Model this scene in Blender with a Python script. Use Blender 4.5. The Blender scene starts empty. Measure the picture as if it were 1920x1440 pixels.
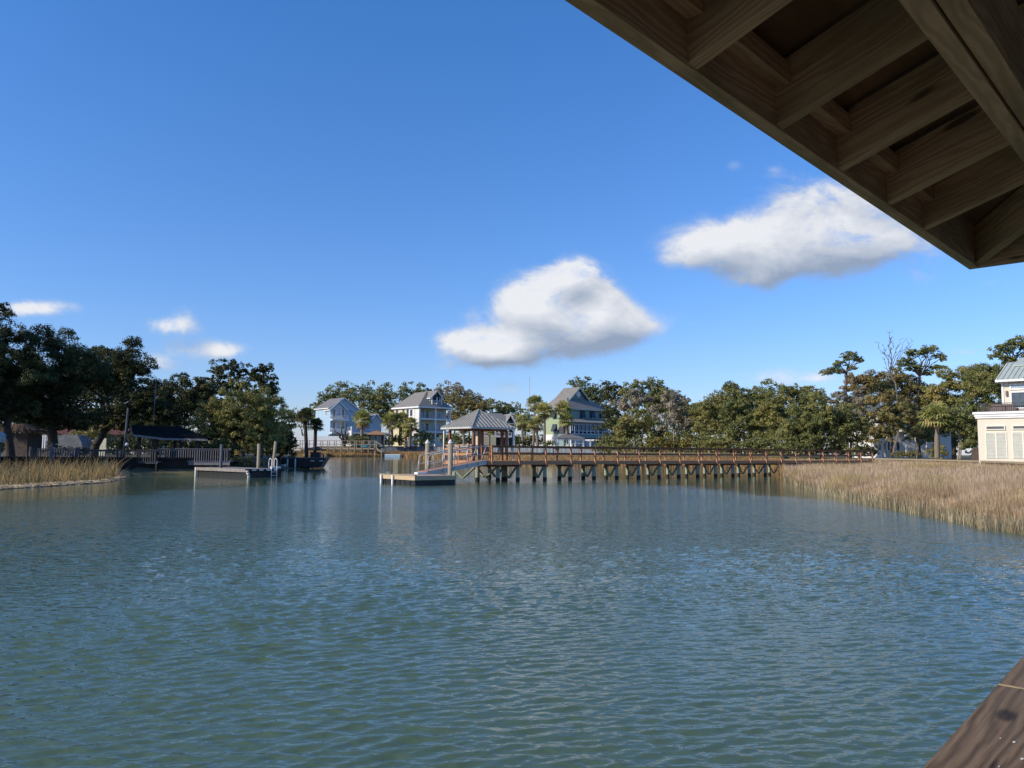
import bpy, math, random
import numpy as np
from mathutils import Vector, Matrix
random.seed(7); RNG = np.random.default_rng(7)
S = bpy.context.scene
COL = S.collection
R = math.radians
F = 1480.0; PITCH = math.atan(128/1480); ROLL = R(0.4); EYE = 1.7

# ------------------------------------------------------------------ camera
cam_d = bpy.data.cameras.new("camera"); cam = bpy.data.objects.new("camera", cam_d); COL.objects.link(cam)
cam_d.sensor_width = 36; cam_d.lens = 36*F/1920; cam_d.clip_start = 0.05; cam_d.clip_end = 6000
cam.matrix_world = Matrix.Translation((0, 0, EYE)) @ Matrix.Rotation(math.pi/2+PITCH, 4, 'X') @ Matrix.Rotation(ROLL, 4, 'Z')
S.camera = cam
S.render.resolution_x = 1024; S.render.resolution_y = 768
S.view_settings.view_transform = 'Standard'; S.view_settings.look = 'None'
S.view_settings.exposure = 0.0; S.view_settings.gamma = 1

def ray(px, py):
    x = (px-960)/F; y = (720-py)/F
    x, y = x*math.cos(ROLL)-y*math.sin(ROLL), x*math.sin(ROLL)+y*math.cos(ROLL)
    return (x, math.cos(PITCH)-y*math.sin(PITCH), math.sin(PITCH)+y*math.cos(PITCH))
def P(px, py, D):                       # photo pixel -> world point at distance D along +Y
    r = ray(px, py); s = D/r[1]
    return Vector((r[0]*s, D, EYE+r[2]*s))
def W(px, py, z=0.0):                   # photo pixel -> world point on the level z
    r = ray(px, py); s = (z-EYE)/r[2]
    return Vector((r[0]*s, r[1]*s, z))
def uv_of(px, py):
    r = ray(px, py); return (r[0]/r[1], r[2]/r[1])

# ------------------------------------------------------------------ world
SUN_AZ_VEC = Vector((-1.0, -0.45, 0)).normalized(); SUN_EL = R(28)
sunvec = Vector((SUN_AZ_VEC.x*math.cos(SUN_EL), SUN_AZ_VEC.y*math.cos(SUN_EL), math.sin(SUN_EL)))
sl = bpy.data.lights.new("sun", 'SUN'); sl.energy = 4.8; sl.angle = R(0.5); sl.color = (1.0, 0.87, 0.70)
so = bpy.data.objects.new("sun", sl); COL.objects.link(so)
so.rotation_euler = sunvec.to_track_quat('Z', 'Y').to_euler()

wd = bpy.data.worlds.new("World"); S.world = wd; wd.use_nodes = True
nt = wd.node_tree; N = nt.nodes; L = nt.links; N.clear()
def nd(tree, t, **kw):
    n = tree.nodes.new(t)
    for k, v in kw.items(): setattr(n, k, v)
    return n
def mth(tree, op, a, b=None, clamp=False):
    n = nd(tree, 'ShaderNodeMath', operation=op); n.use_clamp = clamp
    for i, v in enumerate((a, b)):
        if v is None: continue
        if isinstance(v, (int, float)): n.inputs[i].default_value = v
        else: tree.links.new(v, n.inputs[i])
    return n.outputs[0]
def vmth(tree, op, a, b=None):
    n = nd(tree, 'ShaderNodeVectorMath', operation=op)
    for i, v in enumerate((a, b)):
        if v is None: continue
        if isinstance(v, (tuple, list)): n.inputs[i].default_value = v
        else: tree.links.new(v, n.inputs[i])
    return n.outputs['Value'] if op in ('LENGTH', 'DOT_PRODUCT') else n.outputs[0]

# cloud field: (px, py, rx, ry, weight) of each puff, turned into sky directions
PUFFS = [(1060,530,62,42,1.15),(985,560,60,40,1.1),(1082,512,40,26,1.0),(1010,585,62,34,1.1),(1130,570,45,40,.95),(1150,605,74,32,.95),
         (1075,605,90,38,1.1),(880,645,60,28,1.1),(960,650,90,36,1.15),(1060,640,110,34,1.05),(935,668,60,18,.7),(1200,620,50,20,.45),
         (1320,465,75,40,.85),(1420,455,120,50,1.1),(1545,405,115,68,1.1),(1610,450,118,50,1.0),(1450,500,110,36,.95),(1410,525,50,20,.6),(1280,485,50,24,.5),
         (1640,465,110,34,.7),(1720,518,42,24,.62),(1375,308,22,16,.3),(1460,320,30,20,.25),
         (70,578,88,17,.72),(30,580,50,13,.55),(300,610,52,17,.56),(345,598,30,30,.32),(330,614,45,18,.42),(365,652,95,18,.58),(320,678,60,20,.58),(420,660,50,16,.42),
         (950,728,45,16,.42),(1060,715,30,14,.4),(835,685,45,16,.35),(1465,708,90,20,.62),(1290,600,34,22,.3),(1530,712,50,14,.4),(1805,660,36,10,.35),
         (515,618,22,10,.3),(1860,530,90,14,.35),(1195,715,30,12,.35),(900,590,40,16,.3)]
g = bpy.data.node_groups.new("cloud_field", 'ShaderNodeTree')
g.interface.new_socket(name='V', in_out='INPUT', socket_type='NodeSocketVector')
g.interface.new_socket(name='D', in_out='OUTPUT', socket_type='NodeSocketFloat'); g.interface.new_socket(name='T', in_out='OUTPUT', socket_type='NodeSocketFloat')
gi = g.nodes.new('NodeGroupInput'); go = g.nodes.new('NodeGroupOutput')
acc = None
for (px, py, rx, ry, wt) in PUFFS:
    u, v = uv_of(px, py)
    d = vmth(g, 'SUBTRACT', gi.outputs[0], (u, v, 0)); d = vmth(g, 'MULTIPLY', d, (F/rx/1.03, F/ry/1.03, 0))
    q = vmth(g, 'DOT_PRODUCT', d, d)
    e = mth(g, 'MULTIPLY', mth(g, 'EXPONENT', mth(g, 'MULTIPLY', q, -1.0)), wt)
    acc = e if acc is None else mth(g, 'ADD', acc, e)
raw = acc; acc = mth(g, 'MINIMUM', acc, 1.25)
def noise3(tree, vec, scale, detail, rough=.55, dist=0.0):
    n = nd(tree, 'ShaderNodeTexNoise'); n.inputs['Scale'].default_value = scale; n.inputs['Detail'].default_value = detail
    n.inputs['Roughness'].default_value = rough; n.inputs['Distortion'].default_value = dist; tree.links.new(vec, n.inputs['Vector']); return n.outputs[0]
nv = vmth(g, 'MULTIPLY', gi.outputs[0], (1, 1.5, 1))
n1 = noise3(g, nv, 11, 8, .6, .5); n2 = noise3(g, nv, 34, 5, .62)
fb = mth(g, 'ADD', mth(g, 'MULTIPLY', mth(g, 'SUBTRACT', n1, .5), 3.0), mth(g, 'MULTIPLY', mth(g, 'SUBTRACT', n2, .5), .8))
fbm = mth(g, 'MULTIPLY', fb, mth(g, 'MINIMUM', mth(g, 'MULTIPLY', acc, 1.5), 1.0))
g.links.new(mth(g, 'ADD', raw, mth(g, 'MULTIPLY', fbm, .55)), go.inputs[1])
g.links.new(mth(g, 'ADD', acc, fbm), go.inputs[0])

geo = nd(nt, 'ShaderNodeNewGeometry'); tc = nd(nt, 'ShaderNodeTexCoord')
sep = nd(nt, 'ShaderNodeSeparateXYZ'); L.new(tc.outputs['Generated'], sep.inputs[0])
ysafe = mth(nt, 'MAXIMUM', sep.outputs[1], 0.05)
comb = nd(nt, 'ShaderNodeCombineXYZ'); L.new(mth(nt, 'DIVIDE', sep.outputs[0], ysafe), comb.inputs[0]); L.new(mth(nt, 'DIVIDE', sep.outputs[2], ysafe), comb.inputs[1])
def cfield(off):
    n = nt.nodes.new('ShaderNodeGroup'); n.node_tree = g
    L.new(vmth(nt, 'ADD', comb.outputs[0], off), n.inputs[0]); return n.outputs
(f0, t0), (_, t1) = cfield((0, 0, 0)), cfield((-.012, .024, 0))
def ss(v, a, b):
    n = nd(nt, 'ShaderNodeMapRange', interpolation_type='SMOOTHSTEP'); L.new(v, n.inputs[0])
    n.inputs['From Min'].default_value = a; n.inputs['From Max'].default_value = b; return n.outputs[0]
front = ss(sep.outputs[1], .1, .3)
alpha = mth(nt, 'MULTIPLY', mth(nt, 'MULTIPLY', ss(f0, .16, 1.18), .96), front)
lit = mth(nt, 'MULTIPLY', mth(nt, 'SUBTRACT', t0, t1), .62)
lit = mth(nt, 'ADD', lit, .47, clamp=True)
ramp = nd(nt, 'ShaderNodeValToRGB'); L.new(lit, ramp.inputs[0])
cr = ramp.color_ramp; cr.elements[0].position = 0.0; cr.elements[0].color = (.30, .37, .50, 1); cr.elements[1].position = 1.0; cr.elements[1].color = (.86, .87, .90, 1)
e = cr.elements.new(.45); e.color = (.52, .57, .66, 1)
sky = nd(nt, 'ShaderNodeTexSky', sky_type='NISHITA'); sky.sun_disc = False; sky.sun_elevation = SUN_EL
sky.sun_rotation = math.atan2(sunvec.x, sunvec.y); sky.air_density = 1.0; sky.dust_density = 0.35; sky.ozone_density = 2.2; sky.altitude = 0
hsv = nd(nt, 'ShaderNodeHueSaturation'); hsv.inputs['Saturation'].default_value = 1.0
grade = nd(nt, 'ShaderNodeValToRGB'); L.new(mth(nt, 'MULTIPLY', sep.outputs[2], 2.0, clamp=True), grade.inputs[0]); gr = grade.color_ramp
gr.elements[0].color = (.45, .50, .735, 1); gr.elements[1].color = (.27, .56, .89, 1); ge = gr.elements.new(.38); ge.color = (.36, .525, .785, 1)
tint = vmth(nt, 'MULTIPLY', grade.outputs[0], (2, 2, 2))
skyc = vmth(nt, 'MULTIPLY', sky.outputs[0], tint); L.new(skyc, hsv.inputs['Color'])
SKY_STR = 0.115
cm = nd(nt, 'ShaderNodeVectorMath', operation='SCALE'); L.new(ramp.outputs[0], cm.inputs[0]); cm.inputs['Scale'].default_value = 1/SKY_STR
mix = nd(nt, 'ShaderNodeMix', data_type='RGBA'); L.new(alpha, mix.inputs[0]); L.new(hsv.outputs[0], mix.inputs[6]); L.new(cm.outputs[0], mix.inputs[7])
bg = nd(nt, 'ShaderNodeBackground'); bg.inputs[1].default_value = SKY_STR; L.new(mix.outputs[2], bg.inputs[0])
wo = nd(nt, 'ShaderNodeOutputWorld'); L.new(bg.outputs[0], wo.inputs[0])

# ------------------------------------------------------------------ materials
MATS = {}
def pmat(name, c1, c2=None, scale=4.0, rough=.7, stretch=(1, 1, 1), coord='obj', bump=0.0, metal=0.0, spec=.4, detail=5, island=0.0, contrast=(.35, .65), transl=0.0, c3=None, s3=1.0):
    if name in MATS: return MATS[name]
    m = bpy.data.materials.new(name); m.use_nodes = True; t = m.node_tree; b = t.nodes['Principled BSDF']
    b.inputs['Roughness'].default_value = rough; b.inputs['Metallic'].default_value = metal; b.inputs['Specular IOR Level'].default_value = spec
    c2 = c2 or tuple(x*.75 for x in c1)
    if coord == 'grain':
        a = nd(t, 'ShaderNodeAttribute'); a.attribute_name = 'grain'; vec = a.outputs['Vector']
    else:
        a = nd(t, 'ShaderNodeTexCoord'); vec = a.outputs['Object']
    vec0 = vec
    vec = vmth(t, 'MULTIPLY', vec, stretch)
    n = noise3(t, vec, scale, detail, .6, .3)
    mr = nd(t, 'ShaderNodeMapRange', interpolation_type='SMOOTHSTEP'); t.links.new(n, mr.inputs[0]); mr.inputs[1].default_value = contrast[0]; mr.inputs[2].default_value = contrast[1]
    fac = mr.outputs[0]
    if island:
        gn = nd(t, 'ShaderNodeNewGeometry')
        r = mth(t, 'MULTIPLY', mth(t, 'SUBTRACT', gn.outputs['Random Per Island'], .5), island*2)
        fac = mth(t, 'ADD', fac, r, clamp=True)
    mx = nd(t, 'ShaderNodeMix', data_type='RGBA'); t.links.new(fac, mx.inputs[0]); mx.inputs[6].default_value = (*c1, 1); mx.inputs[7].default_value = (*c2, 1)
    out = mx.outputs[2]
    if c3:
        n3 = noise3(t, vec0, s3, 2)
        m3 = nd(t, 'ShaderNodeMapRange', interpolation_type='SMOOTHSTEP'); t.links.new(n3, m3.inputs[0]); m3.inputs[1].default_value = .5; m3.inputs[2].default_value = .68
        mx3 = nd(t, 'ShaderNodeMix', data_type='RGBA'); t.links.new(m3.outputs[0], mx3.inputs[0]); t.links.new(out, mx3.inputs[6]); mx3.inputs[7].default_value = (*c3, 1); out = mx3.outputs[2]
    t.links.new(out, b.inputs['Base Color'])
    if bump:
        bp = nd(t, 'ShaderNodeBump'); bp.inputs['Strength'].default_value = 1; bp.inputs['Distance'].default_value = bump
        t.links.new(n, bp.inputs['Height']); t.links.new(bp.outputs[0], b.inputs['Normal'])
    if transl:
        tr = nd(t, 'ShaderNodeBsdfTranslucent'); t.links.new(out, tr.inputs[0])
        ms = nd(t, 'ShaderNodeMixShader'); ms.inputs[0].default_value = transl
        t.links.new(b.outputs[0], ms.inputs[1]); t.links.new(tr.outputs[0], ms.inputs[2])
        t.links.new(ms.outputs[0], t.nodes['Material Output'].inputs[0])
    MATS[name] = m; return m

def near_wood(name, ca, cb, cc, bump=.0015, wf=.6):
    m = bpy.data.materials.new(name); m.use_nodes = True; t = m.node_tree; b = t.nodes['Principled BSDF']
    b.inputs['Roughness'].default_value = .75; b.inputs['Specular IOR Level'].default_value = .25
    a = nd(t, 'ShaderNodeAttribute'); a.attribute_name = 'grain'; v = a.outputs['Vector']
    warp = noise3(t, vmth(t, 'MULTIPLY', v, (1.2, 7, 7)), 1.6, 3, .5)
    cmb = nd(t, 'ShaderNodeCombineXYZ'); t.links.new(mth(t, 'MULTIPLY', warp, .16*wf), cmb.inputs[1]); t.links.new(mth(t, 'MULTIPLY', warp, .1*wf), cmb.inputs[2])
    v2 = vmth(t, 'ADD', v, cmb.outputs[0])
    wv = nd(t, 'ShaderNodeTexWave', wave_type='BANDS', bands_direction='DIAGONAL'); t.links.new(vmth(t, 'MULTIPLY', v2, (0, 1, 1)), wv.inputs['Vector'])
    wv.inputs['Scale'].default_value = 26; wv.inputs['Distortion'].default_value = 2.5; wv.inputs['Detail'].default_value = 3
    fine = noise3(t, vmth(t, 'MULTIPLY', v, (3, 90, 90)), 1.5, 5, .65)
    big = noise3(t, vmth(t, 'MULTIPLY', v, (2.2, 6, 6)), 1.0, 4, .6)
    f = mth(t, 'ADD', mth(t, 'MULTIPLY', wv.outputs[1], .45), mth(t, 'MULTIPLY', fine, .55))
    mx = nd(t, 'ShaderNodeMix', data_type='RGBA'); t.links.new(f, mx.inputs[0]); mx.inputs[6].default_value = (*ca, 1); mx.inputs[7].default_value = (*cb, 1)
    mr = nd(t, 'ShaderNodeMapRange', interpolation_type='SMOOTHSTEP'); t.links.new(big, mr.inputs[0]); mr.inputs[1].default_value = .42; mr.inputs[2].default_value = .62
    mx2 = nd(t, 'ShaderNodeMix', data_type='RGBA'); t.links.new(mth(t, 'MULTIPLY', mr.outputs[0], .65), mx2.inputs[0]); t.links.new(mx.outputs[2], mx2.inputs[6]); mx2.inputs[7].default_value = (*cc, 1)
    vo = nd(t, 'ShaderNodeTexVoronoi'); vo.inputs['Scale'].default_value = 1.0; t.links.new(vmth(t, 'MULTIPLY', v2, (2.6, 9, 9)), vo.inputs['Vector'])
    kn = nd(t, 'ShaderNodeMapRange'); t.links.new(vo.outputs[0], kn.inputs[0]); kn.inputs[1].default_value = .10; kn.inputs[2].default_value = .16; kn.inputs[3].default_value = .28; kn.inputs[4].default_value = 1
    fin = nd(t, 'ShaderNodeVectorMath', operation='SCALE'); t.links.new(mx2.outputs[2], fin.inputs[0]); t.links.new(kn.outputs[0], fin.inputs['Scale'])
    t.links.new(fin.outputs[0], b.inputs['Base Color'])
    bp = nd(t, 'ShaderNodeBump'); bp.inputs['Distance'].default_value = bump; t.links.new(f, bp.inputs['Height']); t.links.new(bp.outputs[0], b.inputs['Normal'])
    MATS[name] = m; return m

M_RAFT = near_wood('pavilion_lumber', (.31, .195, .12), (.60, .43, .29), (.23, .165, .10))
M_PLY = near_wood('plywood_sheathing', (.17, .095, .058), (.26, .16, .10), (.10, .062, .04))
M_CAP = near_wood('weathered_rail_cap', (.07, .045, .030), (.27, .19, .12), (.16, .12, .08), .004, .35)
M_RED = pmat('stained_dock_timber', (.52, .26, .13), (.36, .17, .085), 5, .7, (1, 8, 8), 'grain', island=.25)
M_DKRAIL = pmat('dock_rail_timber', (.27, .13, .07), (.17, .08, .045), 5, .7, (1, 8, 8), 'grain', island=.2)
M_GREEN = pmat('treated_pile', (.34, .36, .24), (.20, .24, .17), 6, .8, (4, 4, 1), c3=(.28, .27, .2))
M_PILE = pmat('weathered_pile', (.36, .30, .21), (.24, .20, .14), 8, .85, (5, 5, .6))
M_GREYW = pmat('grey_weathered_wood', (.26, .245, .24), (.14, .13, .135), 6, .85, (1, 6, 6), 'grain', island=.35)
M_DARKW = pmat('dark_wet_and_shaded_timber', (.045, .037, .03), (.02, .018, .016), 5, .8)  # wet timber; on the left deck posts the dark tone is painted shade
M_TANW = pmat('tan_timber', (.42, .34, .23), (.30, .24, .16), 5, .8, (1, 6, 6), 'grain', island=.3)
M_WHITE = pmat('white_paint', (.78, .78, .76), (.70, .70, .68), 2, .5)
M_ALU = pmat('aluminium', (.50, .49, .46), (.42, .41, .39), 3, .45, metal=.3)
M_SEAM = pmat('grey_metal_roof', (.37, .355, .30), (.31, .30, .26), 2, .5, metal=.1)
M_BLACK = pmat('black_float', (.015, .016, .018), (.03, .03, .032), 5, .5)
M_BARK = pmat('oak_bark', (.06, .047, .037), (.03, .025, .02), 5, .9, (3, 3, 1), bump=.02)
M_PALEBARK = pmat('pale_bark', (.34, .30, .25), (.22, .19, .155), 4, .9)
M_PINEB = pmat('pine_bark', (.16, .11, .085), (.10, .07, .055), 4, .9)
M_PALMB = pmat('palm_trunk', (.26, .21, .16), (.15, .12, .09), 9, .9, (1, 1, 6), bump=.02)
M_GLASS = pmat('window_glass', (.05, .07, .09), (.03, .04, .055), 3, .08, spec=.8)
M_SHADE = pmat('painted_recess_shade', (.06, .07, .085), (.035, .04, .05), 3, .7)  # dark colour standing in for the shade inside porches and openings

def leafmat(name, a, b, c3=None, s3=.35, isl=.3, tr=.22):
    return pmat(name, a, b, .6, .6, island=isl, transl=tr, c3=c3, s3=s3, contrast=(.3, .7), spec=.22, detail=3)
LM = {
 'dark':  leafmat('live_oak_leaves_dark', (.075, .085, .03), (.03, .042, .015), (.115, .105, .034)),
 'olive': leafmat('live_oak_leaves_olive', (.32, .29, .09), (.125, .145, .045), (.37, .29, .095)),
 'mid':   leafmat('oak_leaves_mid', (.25, .25, .082), (.095, .12, .04), (.31, .27, .09)),
 'far':   leafmat('far_oak_leaves', (.22, .23, .085), (.09, .115, .045), (.28, .235, .09), .12),
 'brown': leafmat('russet_leaves', (.29, .235, .085), (.13, .13, .045), (.33, .23, .09), .3),
 'pale':  leafmat('sparse_grey_leaves', (.38, .33, .23), (.19, .17, .10), (.33, .24, .18), .3),
 'pine':  leafmat('pine_needles', (.25, .27, .085), (.09, .12, .04), (.32, .29, .09)),
 'yellow':leafmat('yellow_shrub_leaves', (.26, .21, .05), (.13, .13, .04), (.28, .15, .05), .5),
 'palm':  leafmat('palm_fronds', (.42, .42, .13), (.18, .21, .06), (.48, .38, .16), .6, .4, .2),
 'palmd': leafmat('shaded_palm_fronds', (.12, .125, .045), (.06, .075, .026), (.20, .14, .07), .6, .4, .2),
}

# ------------------------------------------------------------------ helpers
def tag(o, label=None, cat=None, group=None, kind=None):
    if label: o['label'] = label
    if cat: o['category'] = cat
    if group: o['group'] = group
    if kind: o['kind'] = kind
    return o
def thing(name, loc, rz, label, cat, group=None):
    o = bpy.data.objects.new(name, None); COL.objects.link(o); o.empty_display_size = .3
    o.location = loc; o.rotation_euler = (0, 0, rz)
    return tag(o, label, cat, group)
def link(name, me, mat, parent=None, loc=None):
    o = bpy.data.objects.new(name, me); COL.objects.link(o)
    if mat and not me.materials: me.materials.append(mat)
    if parent: o.parent = parent
    if loc is not None: o.location = loc
    return o
class MB:
    def __init__(s, off=(0, 0, 0)): s.v = []; s.f = []; s.g = []; s.off = Vector(off)
    def add(s, vs, fs, gs=None):
        k = len(s.v); s.v += [Vector(v)-s.off for v in vs]; s.f += [tuple(i+k for i in f) for f in fs]
        s.g += gs if gs else [tuple(v) for v in vs]; return s
    def box(s, x0, x1, y0, y1, z0, z1):
        L_ = [x1-x0, y1-y0, z1-z0]; ax = L_.index(max(L_)); r = random.random()*20
        vs = [(x, y, z) for x in (x0, x1) for y in (y0, y1) for z in (z0, z1)]
        gs = [((v[ax]+r), v[(ax+1) % 3]+r, v[(ax+2) % 3]+r) for v in vs]
        return s.add(vs, [(0, 1, 3, 2), (4, 6, 7, 5), (0, 4, 5, 1), (2, 3, 7, 6), (0, 2, 6, 4), (1, 5, 7, 3)], gs)
    def beam(s, p0, p1, w, h, up=(0, 0, 1)):
        p0 = Vector(p0); p1 = Vector(p1); d = (p1-p0); ln = d.length; d.normalize(); up = Vector(up)
        if abs(d.dot(up)) > .98: up = Vector((0, 1, 0))
        sx = d.cross(up).normalized(); uz = sx.cross(d).normalized(); r = random.random()*20
        vs = []; gs = []
        for (t, q) in ((0, p0), (ln, p1)):
            for a in (-.5, .5):
                for b in (-.5, .5):
                    vs.append(q+sx*(a*w)+uz*(b*h)); gs.append((t+r, a*w+r, b*h+r))
        return s.add(vs, [(0, 1, 3, 2), (4, 6, 7, 5), (0, 4, 5, 1), (2, 3, 7, 6), (0, 2, 6, 4), (1, 5, 7, 3)], gs)
    def cyl(s, p0, p1, r0, r1=None, n=10, cap=True):
        r1 = r0 if r1 is None else r1; p0 = Vector(p0); p1 = Vector(p1); d = (p1-p0).normalized()
        a = Vector((0, 0, 1)) if abs(d.z) < .9 else Vector((1, 0, 0)); x = d.cross(a).normalized(); y = d.cross(x)
        vs = []
        for (q, r) in ((p0, r0), (p1, r1)):
            for i in range(n): vs.append(q+x*(r*math.cos(2*math.pi*i/n))+y*(r*math.sin(2*math.pi*i/n)))
        fs = [(i, (i+1) % n, n+(i+1) % n, n+i) for i in range(n)]
        if cap: fs += [tuple(range(n-1, -1, -1)), tuple(range(n, 2*n))]
        return s.add(vs, fs)
    def tube(s, pts, r, n=8):
        for a, b in zip(pts[:-1], pts[1:]): s.cyl(a, b, r, r, n)
        return s
    def poly(s, pts, thick=None):
        n = len(pts)
        if thick is None: return s.add(pts, [tuple(range(n))])
        th = Vector(thick); vs = [Vector(p) for p in pts]+[Vector(p)+th for p in pts]
        return s.add(vs, [tuple(range(n-1, -1, -1)), tuple(range(n, 2*n))]+[(i, (i+1) % n, n+(i+1) % n, n+i) for i in range(n)])
    def build(s, name, mat, parent=None, smooth=False):
        me = bpy.data.meshes.new(name); me.from_pydata([tuple(v) for v in s.v], [], s.f)
        at = me.attributes.new('grain', 'FLOAT_VECTOR', 'POINT'); at.data.foreach_set('vector', np.array(s.g, dtype=np.float32).ravel())
        if smooth: me.polygons.foreach_set('use_smooth', [True]*len(me.polygons))
        import bmesh
        bm = bmesh.new(); bm.from_mesh(me); bmesh.ops.recalc_face_normals(bm, faces=bm.faces); bm.to_mesh(me); bm.free()
        me.update(); return link(name, me, mat, parent)
def npmesh(name, V, K, smooth=False):           # V (n*K,3) vertices, faces are consecutive K-gons
    n = len(V)//K; me = bpy.data.meshes.new(name); me.vertices.add(n*K); me.vertices.foreach_set('co', V.astype(np.float32).ravel())
    me.loops.add(n*K); me.loops.foreach_set('vertex_index', np.arange(n*K, dtype=np.int32))
    me.polygons.add(n); me.polygons.foreach_set('loop_start', np.arange(0, n*K, K, dtype=np.int32)); me.polygons.foreach_set('loop_total', np.full(n, K, dtype=np.int32))
    me.update(calc_edges=True); return me
def unit(a): return a/np.maximum(np.linalg.norm(a, axis=-1, keepdims=True), 1e-9)
def leaves(C, Nn, size, asp=.6):                 # little diamond leaf sprays at points C facing roughly Nn
    n = len(C); nrm = unit(Nn+RNG.normal(0, .55, (n, 3))); a = unit(np.cross(nrm, RNG.normal(0, 1, (n, 3)))); b = np.cross(nrm, a)
    s = size*RNG.uniform(.6, 1.35, (n, 1)); w = s*asp
    V = np.stack([C-a*s*.5, C+b*w*.5-a*s*.08, C+a*s*.5, C-b*w*.5+a*s*.12], 1)
    return V.reshape(-1, 3)
def sphdir(n, zmin=-1.):
    z = RNG.uniform(zmin, 1, n); t = RNG.uniform(0, 2*math.pi, n); r = np.sqrt(1-z*z)
    return np.stack([r*np.cos(t), r*np.sin(t), z], 1)
def branch_paths(a, b, seg=4, jit=.12):
    a = Vector(a); b = Vector(b); L_ = (b-a).length; pts = [a]
    for i in range(1, seg): 
        t = i/seg; q = a.lerp(b, t); q.z += L_*.10*math.sin(math.pi*t)
        pts.append(q+Vector(RNG.normal(0, jit*L_/seg, 3)))
    pts.append(b); return pts
def limb(mb, pts, r0, r1, n=6):
    m = len(pts)-1
    for i in range(m): mb.cyl(pts[i], pts[i+1], r0+(r1-r0)*i/m, r0+(r1-r0)*(i+1)/m, n, cap=False)

TREE_GROUPS = {}
def tree(name, D, base, blobs, mat, label, cat='tree', group=None, leaf=3.1, dens=8.0, bark='dark', airy=0.0, trunk_px=None, fork=.35, lobe=.30, flat=.88, twigs=0, trunk=True, lean=None, nlimb=9, zmin=-.9):
    k = D/F; root = P(base[0], base[1], D)
    o = thing(name, root, 0, label, cat, group)
    cs = []; ns = []; tips = []
    for (cx, cy, rx, ry) in blobs:
        c = np.array(P(cx, cy, D)-root); rad = np.array([rx*k, min(rx, ry*1.25)*k*.9, ry*k])*1.12
        rl = lobe*min(rx, ry)*k
        nl = max(6, int(4.0*(rx*ry*k*k)/(rl*rl)*(1-airy))+3)
        d = sphdir(nl, zmin); rr = RNG.uniform(.1, 1, (nl, 1))**.6
        lc = c+d*rad*rr*(1-rl/np.maximum(rad, rl*1.01)*.55)
        area = math.pi*rx*ry; nleaf = int(dens*area/(leaf*leaf*.45)*(1-airy*.35)); per = max(4, nleaf//nl)
        for i in range(nl):
            r_i = rl*RNG.uniform(.65, 1.2); nsb = 9
            sd = sphdir(nsb, -.5); sc = lc[i]+sd*np.array([1, 1, flat])*r_i*.72
            idx = RNG.integers(0, nsb, per); dd = sphdir(per, -.55)
            q = sc[idx]+dd*np.array([1, 1, flat])*r_i*.46*RNG.uniform(.35, 1.12, (per, 1))
            cs.append(q); ns.append(dd+.6*sd[idx])
            tips.append((lc[i], r_i))
    C = np.concatenate(cs); Nn = np.concatenate(ns)
    me = npmesh('crown', leaves(C, Nn, leaf*k), 4); link('crown', me, LM[mat], o)
    if trunk:
        top = max(t[0][2] for t in tips); mb = MB(); tp = (trunk_px or max(2.5, blobs[0][2]*.065))*k*.5
        cx = sum(b[0] for b in blobs)/len(blobs); cc = np.mean([t[0] for t in tips], 0)
        lx = lean if lean is not None else cc[0]*.35
        fk = Vector((lx, cc[1]*.3, top*fork)); pts = branch_paths((0, 0, -.4), fk, 4, .10); limb(mb, pts, tp*1.35, tp*.85, 9)
        order = RNG.permutation(len(tips))[:nlimb]
        for j in order:
            lc, r_i = tips[j]; pts = branch_paths(fk, lc, 5, .22); limb(mb, pts, tp*.55, tp*.12, 6)
            for q in range(3+twigs):
                st = pts[3 if q % 2 else 4]; e = Vector(lc)+Vector(sphdir(1, -.2)[0])*r_i*1.25
                limb(mb, branch_paths(st, e, 3, .2), tp*.13, tp*.04, 4)
        mb.build('trunk', {'dark': M_BARK, 'pale': M_PALEBARK, 'pine': M_PINEB}[bark], o, smooth=True)
    return o

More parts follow.
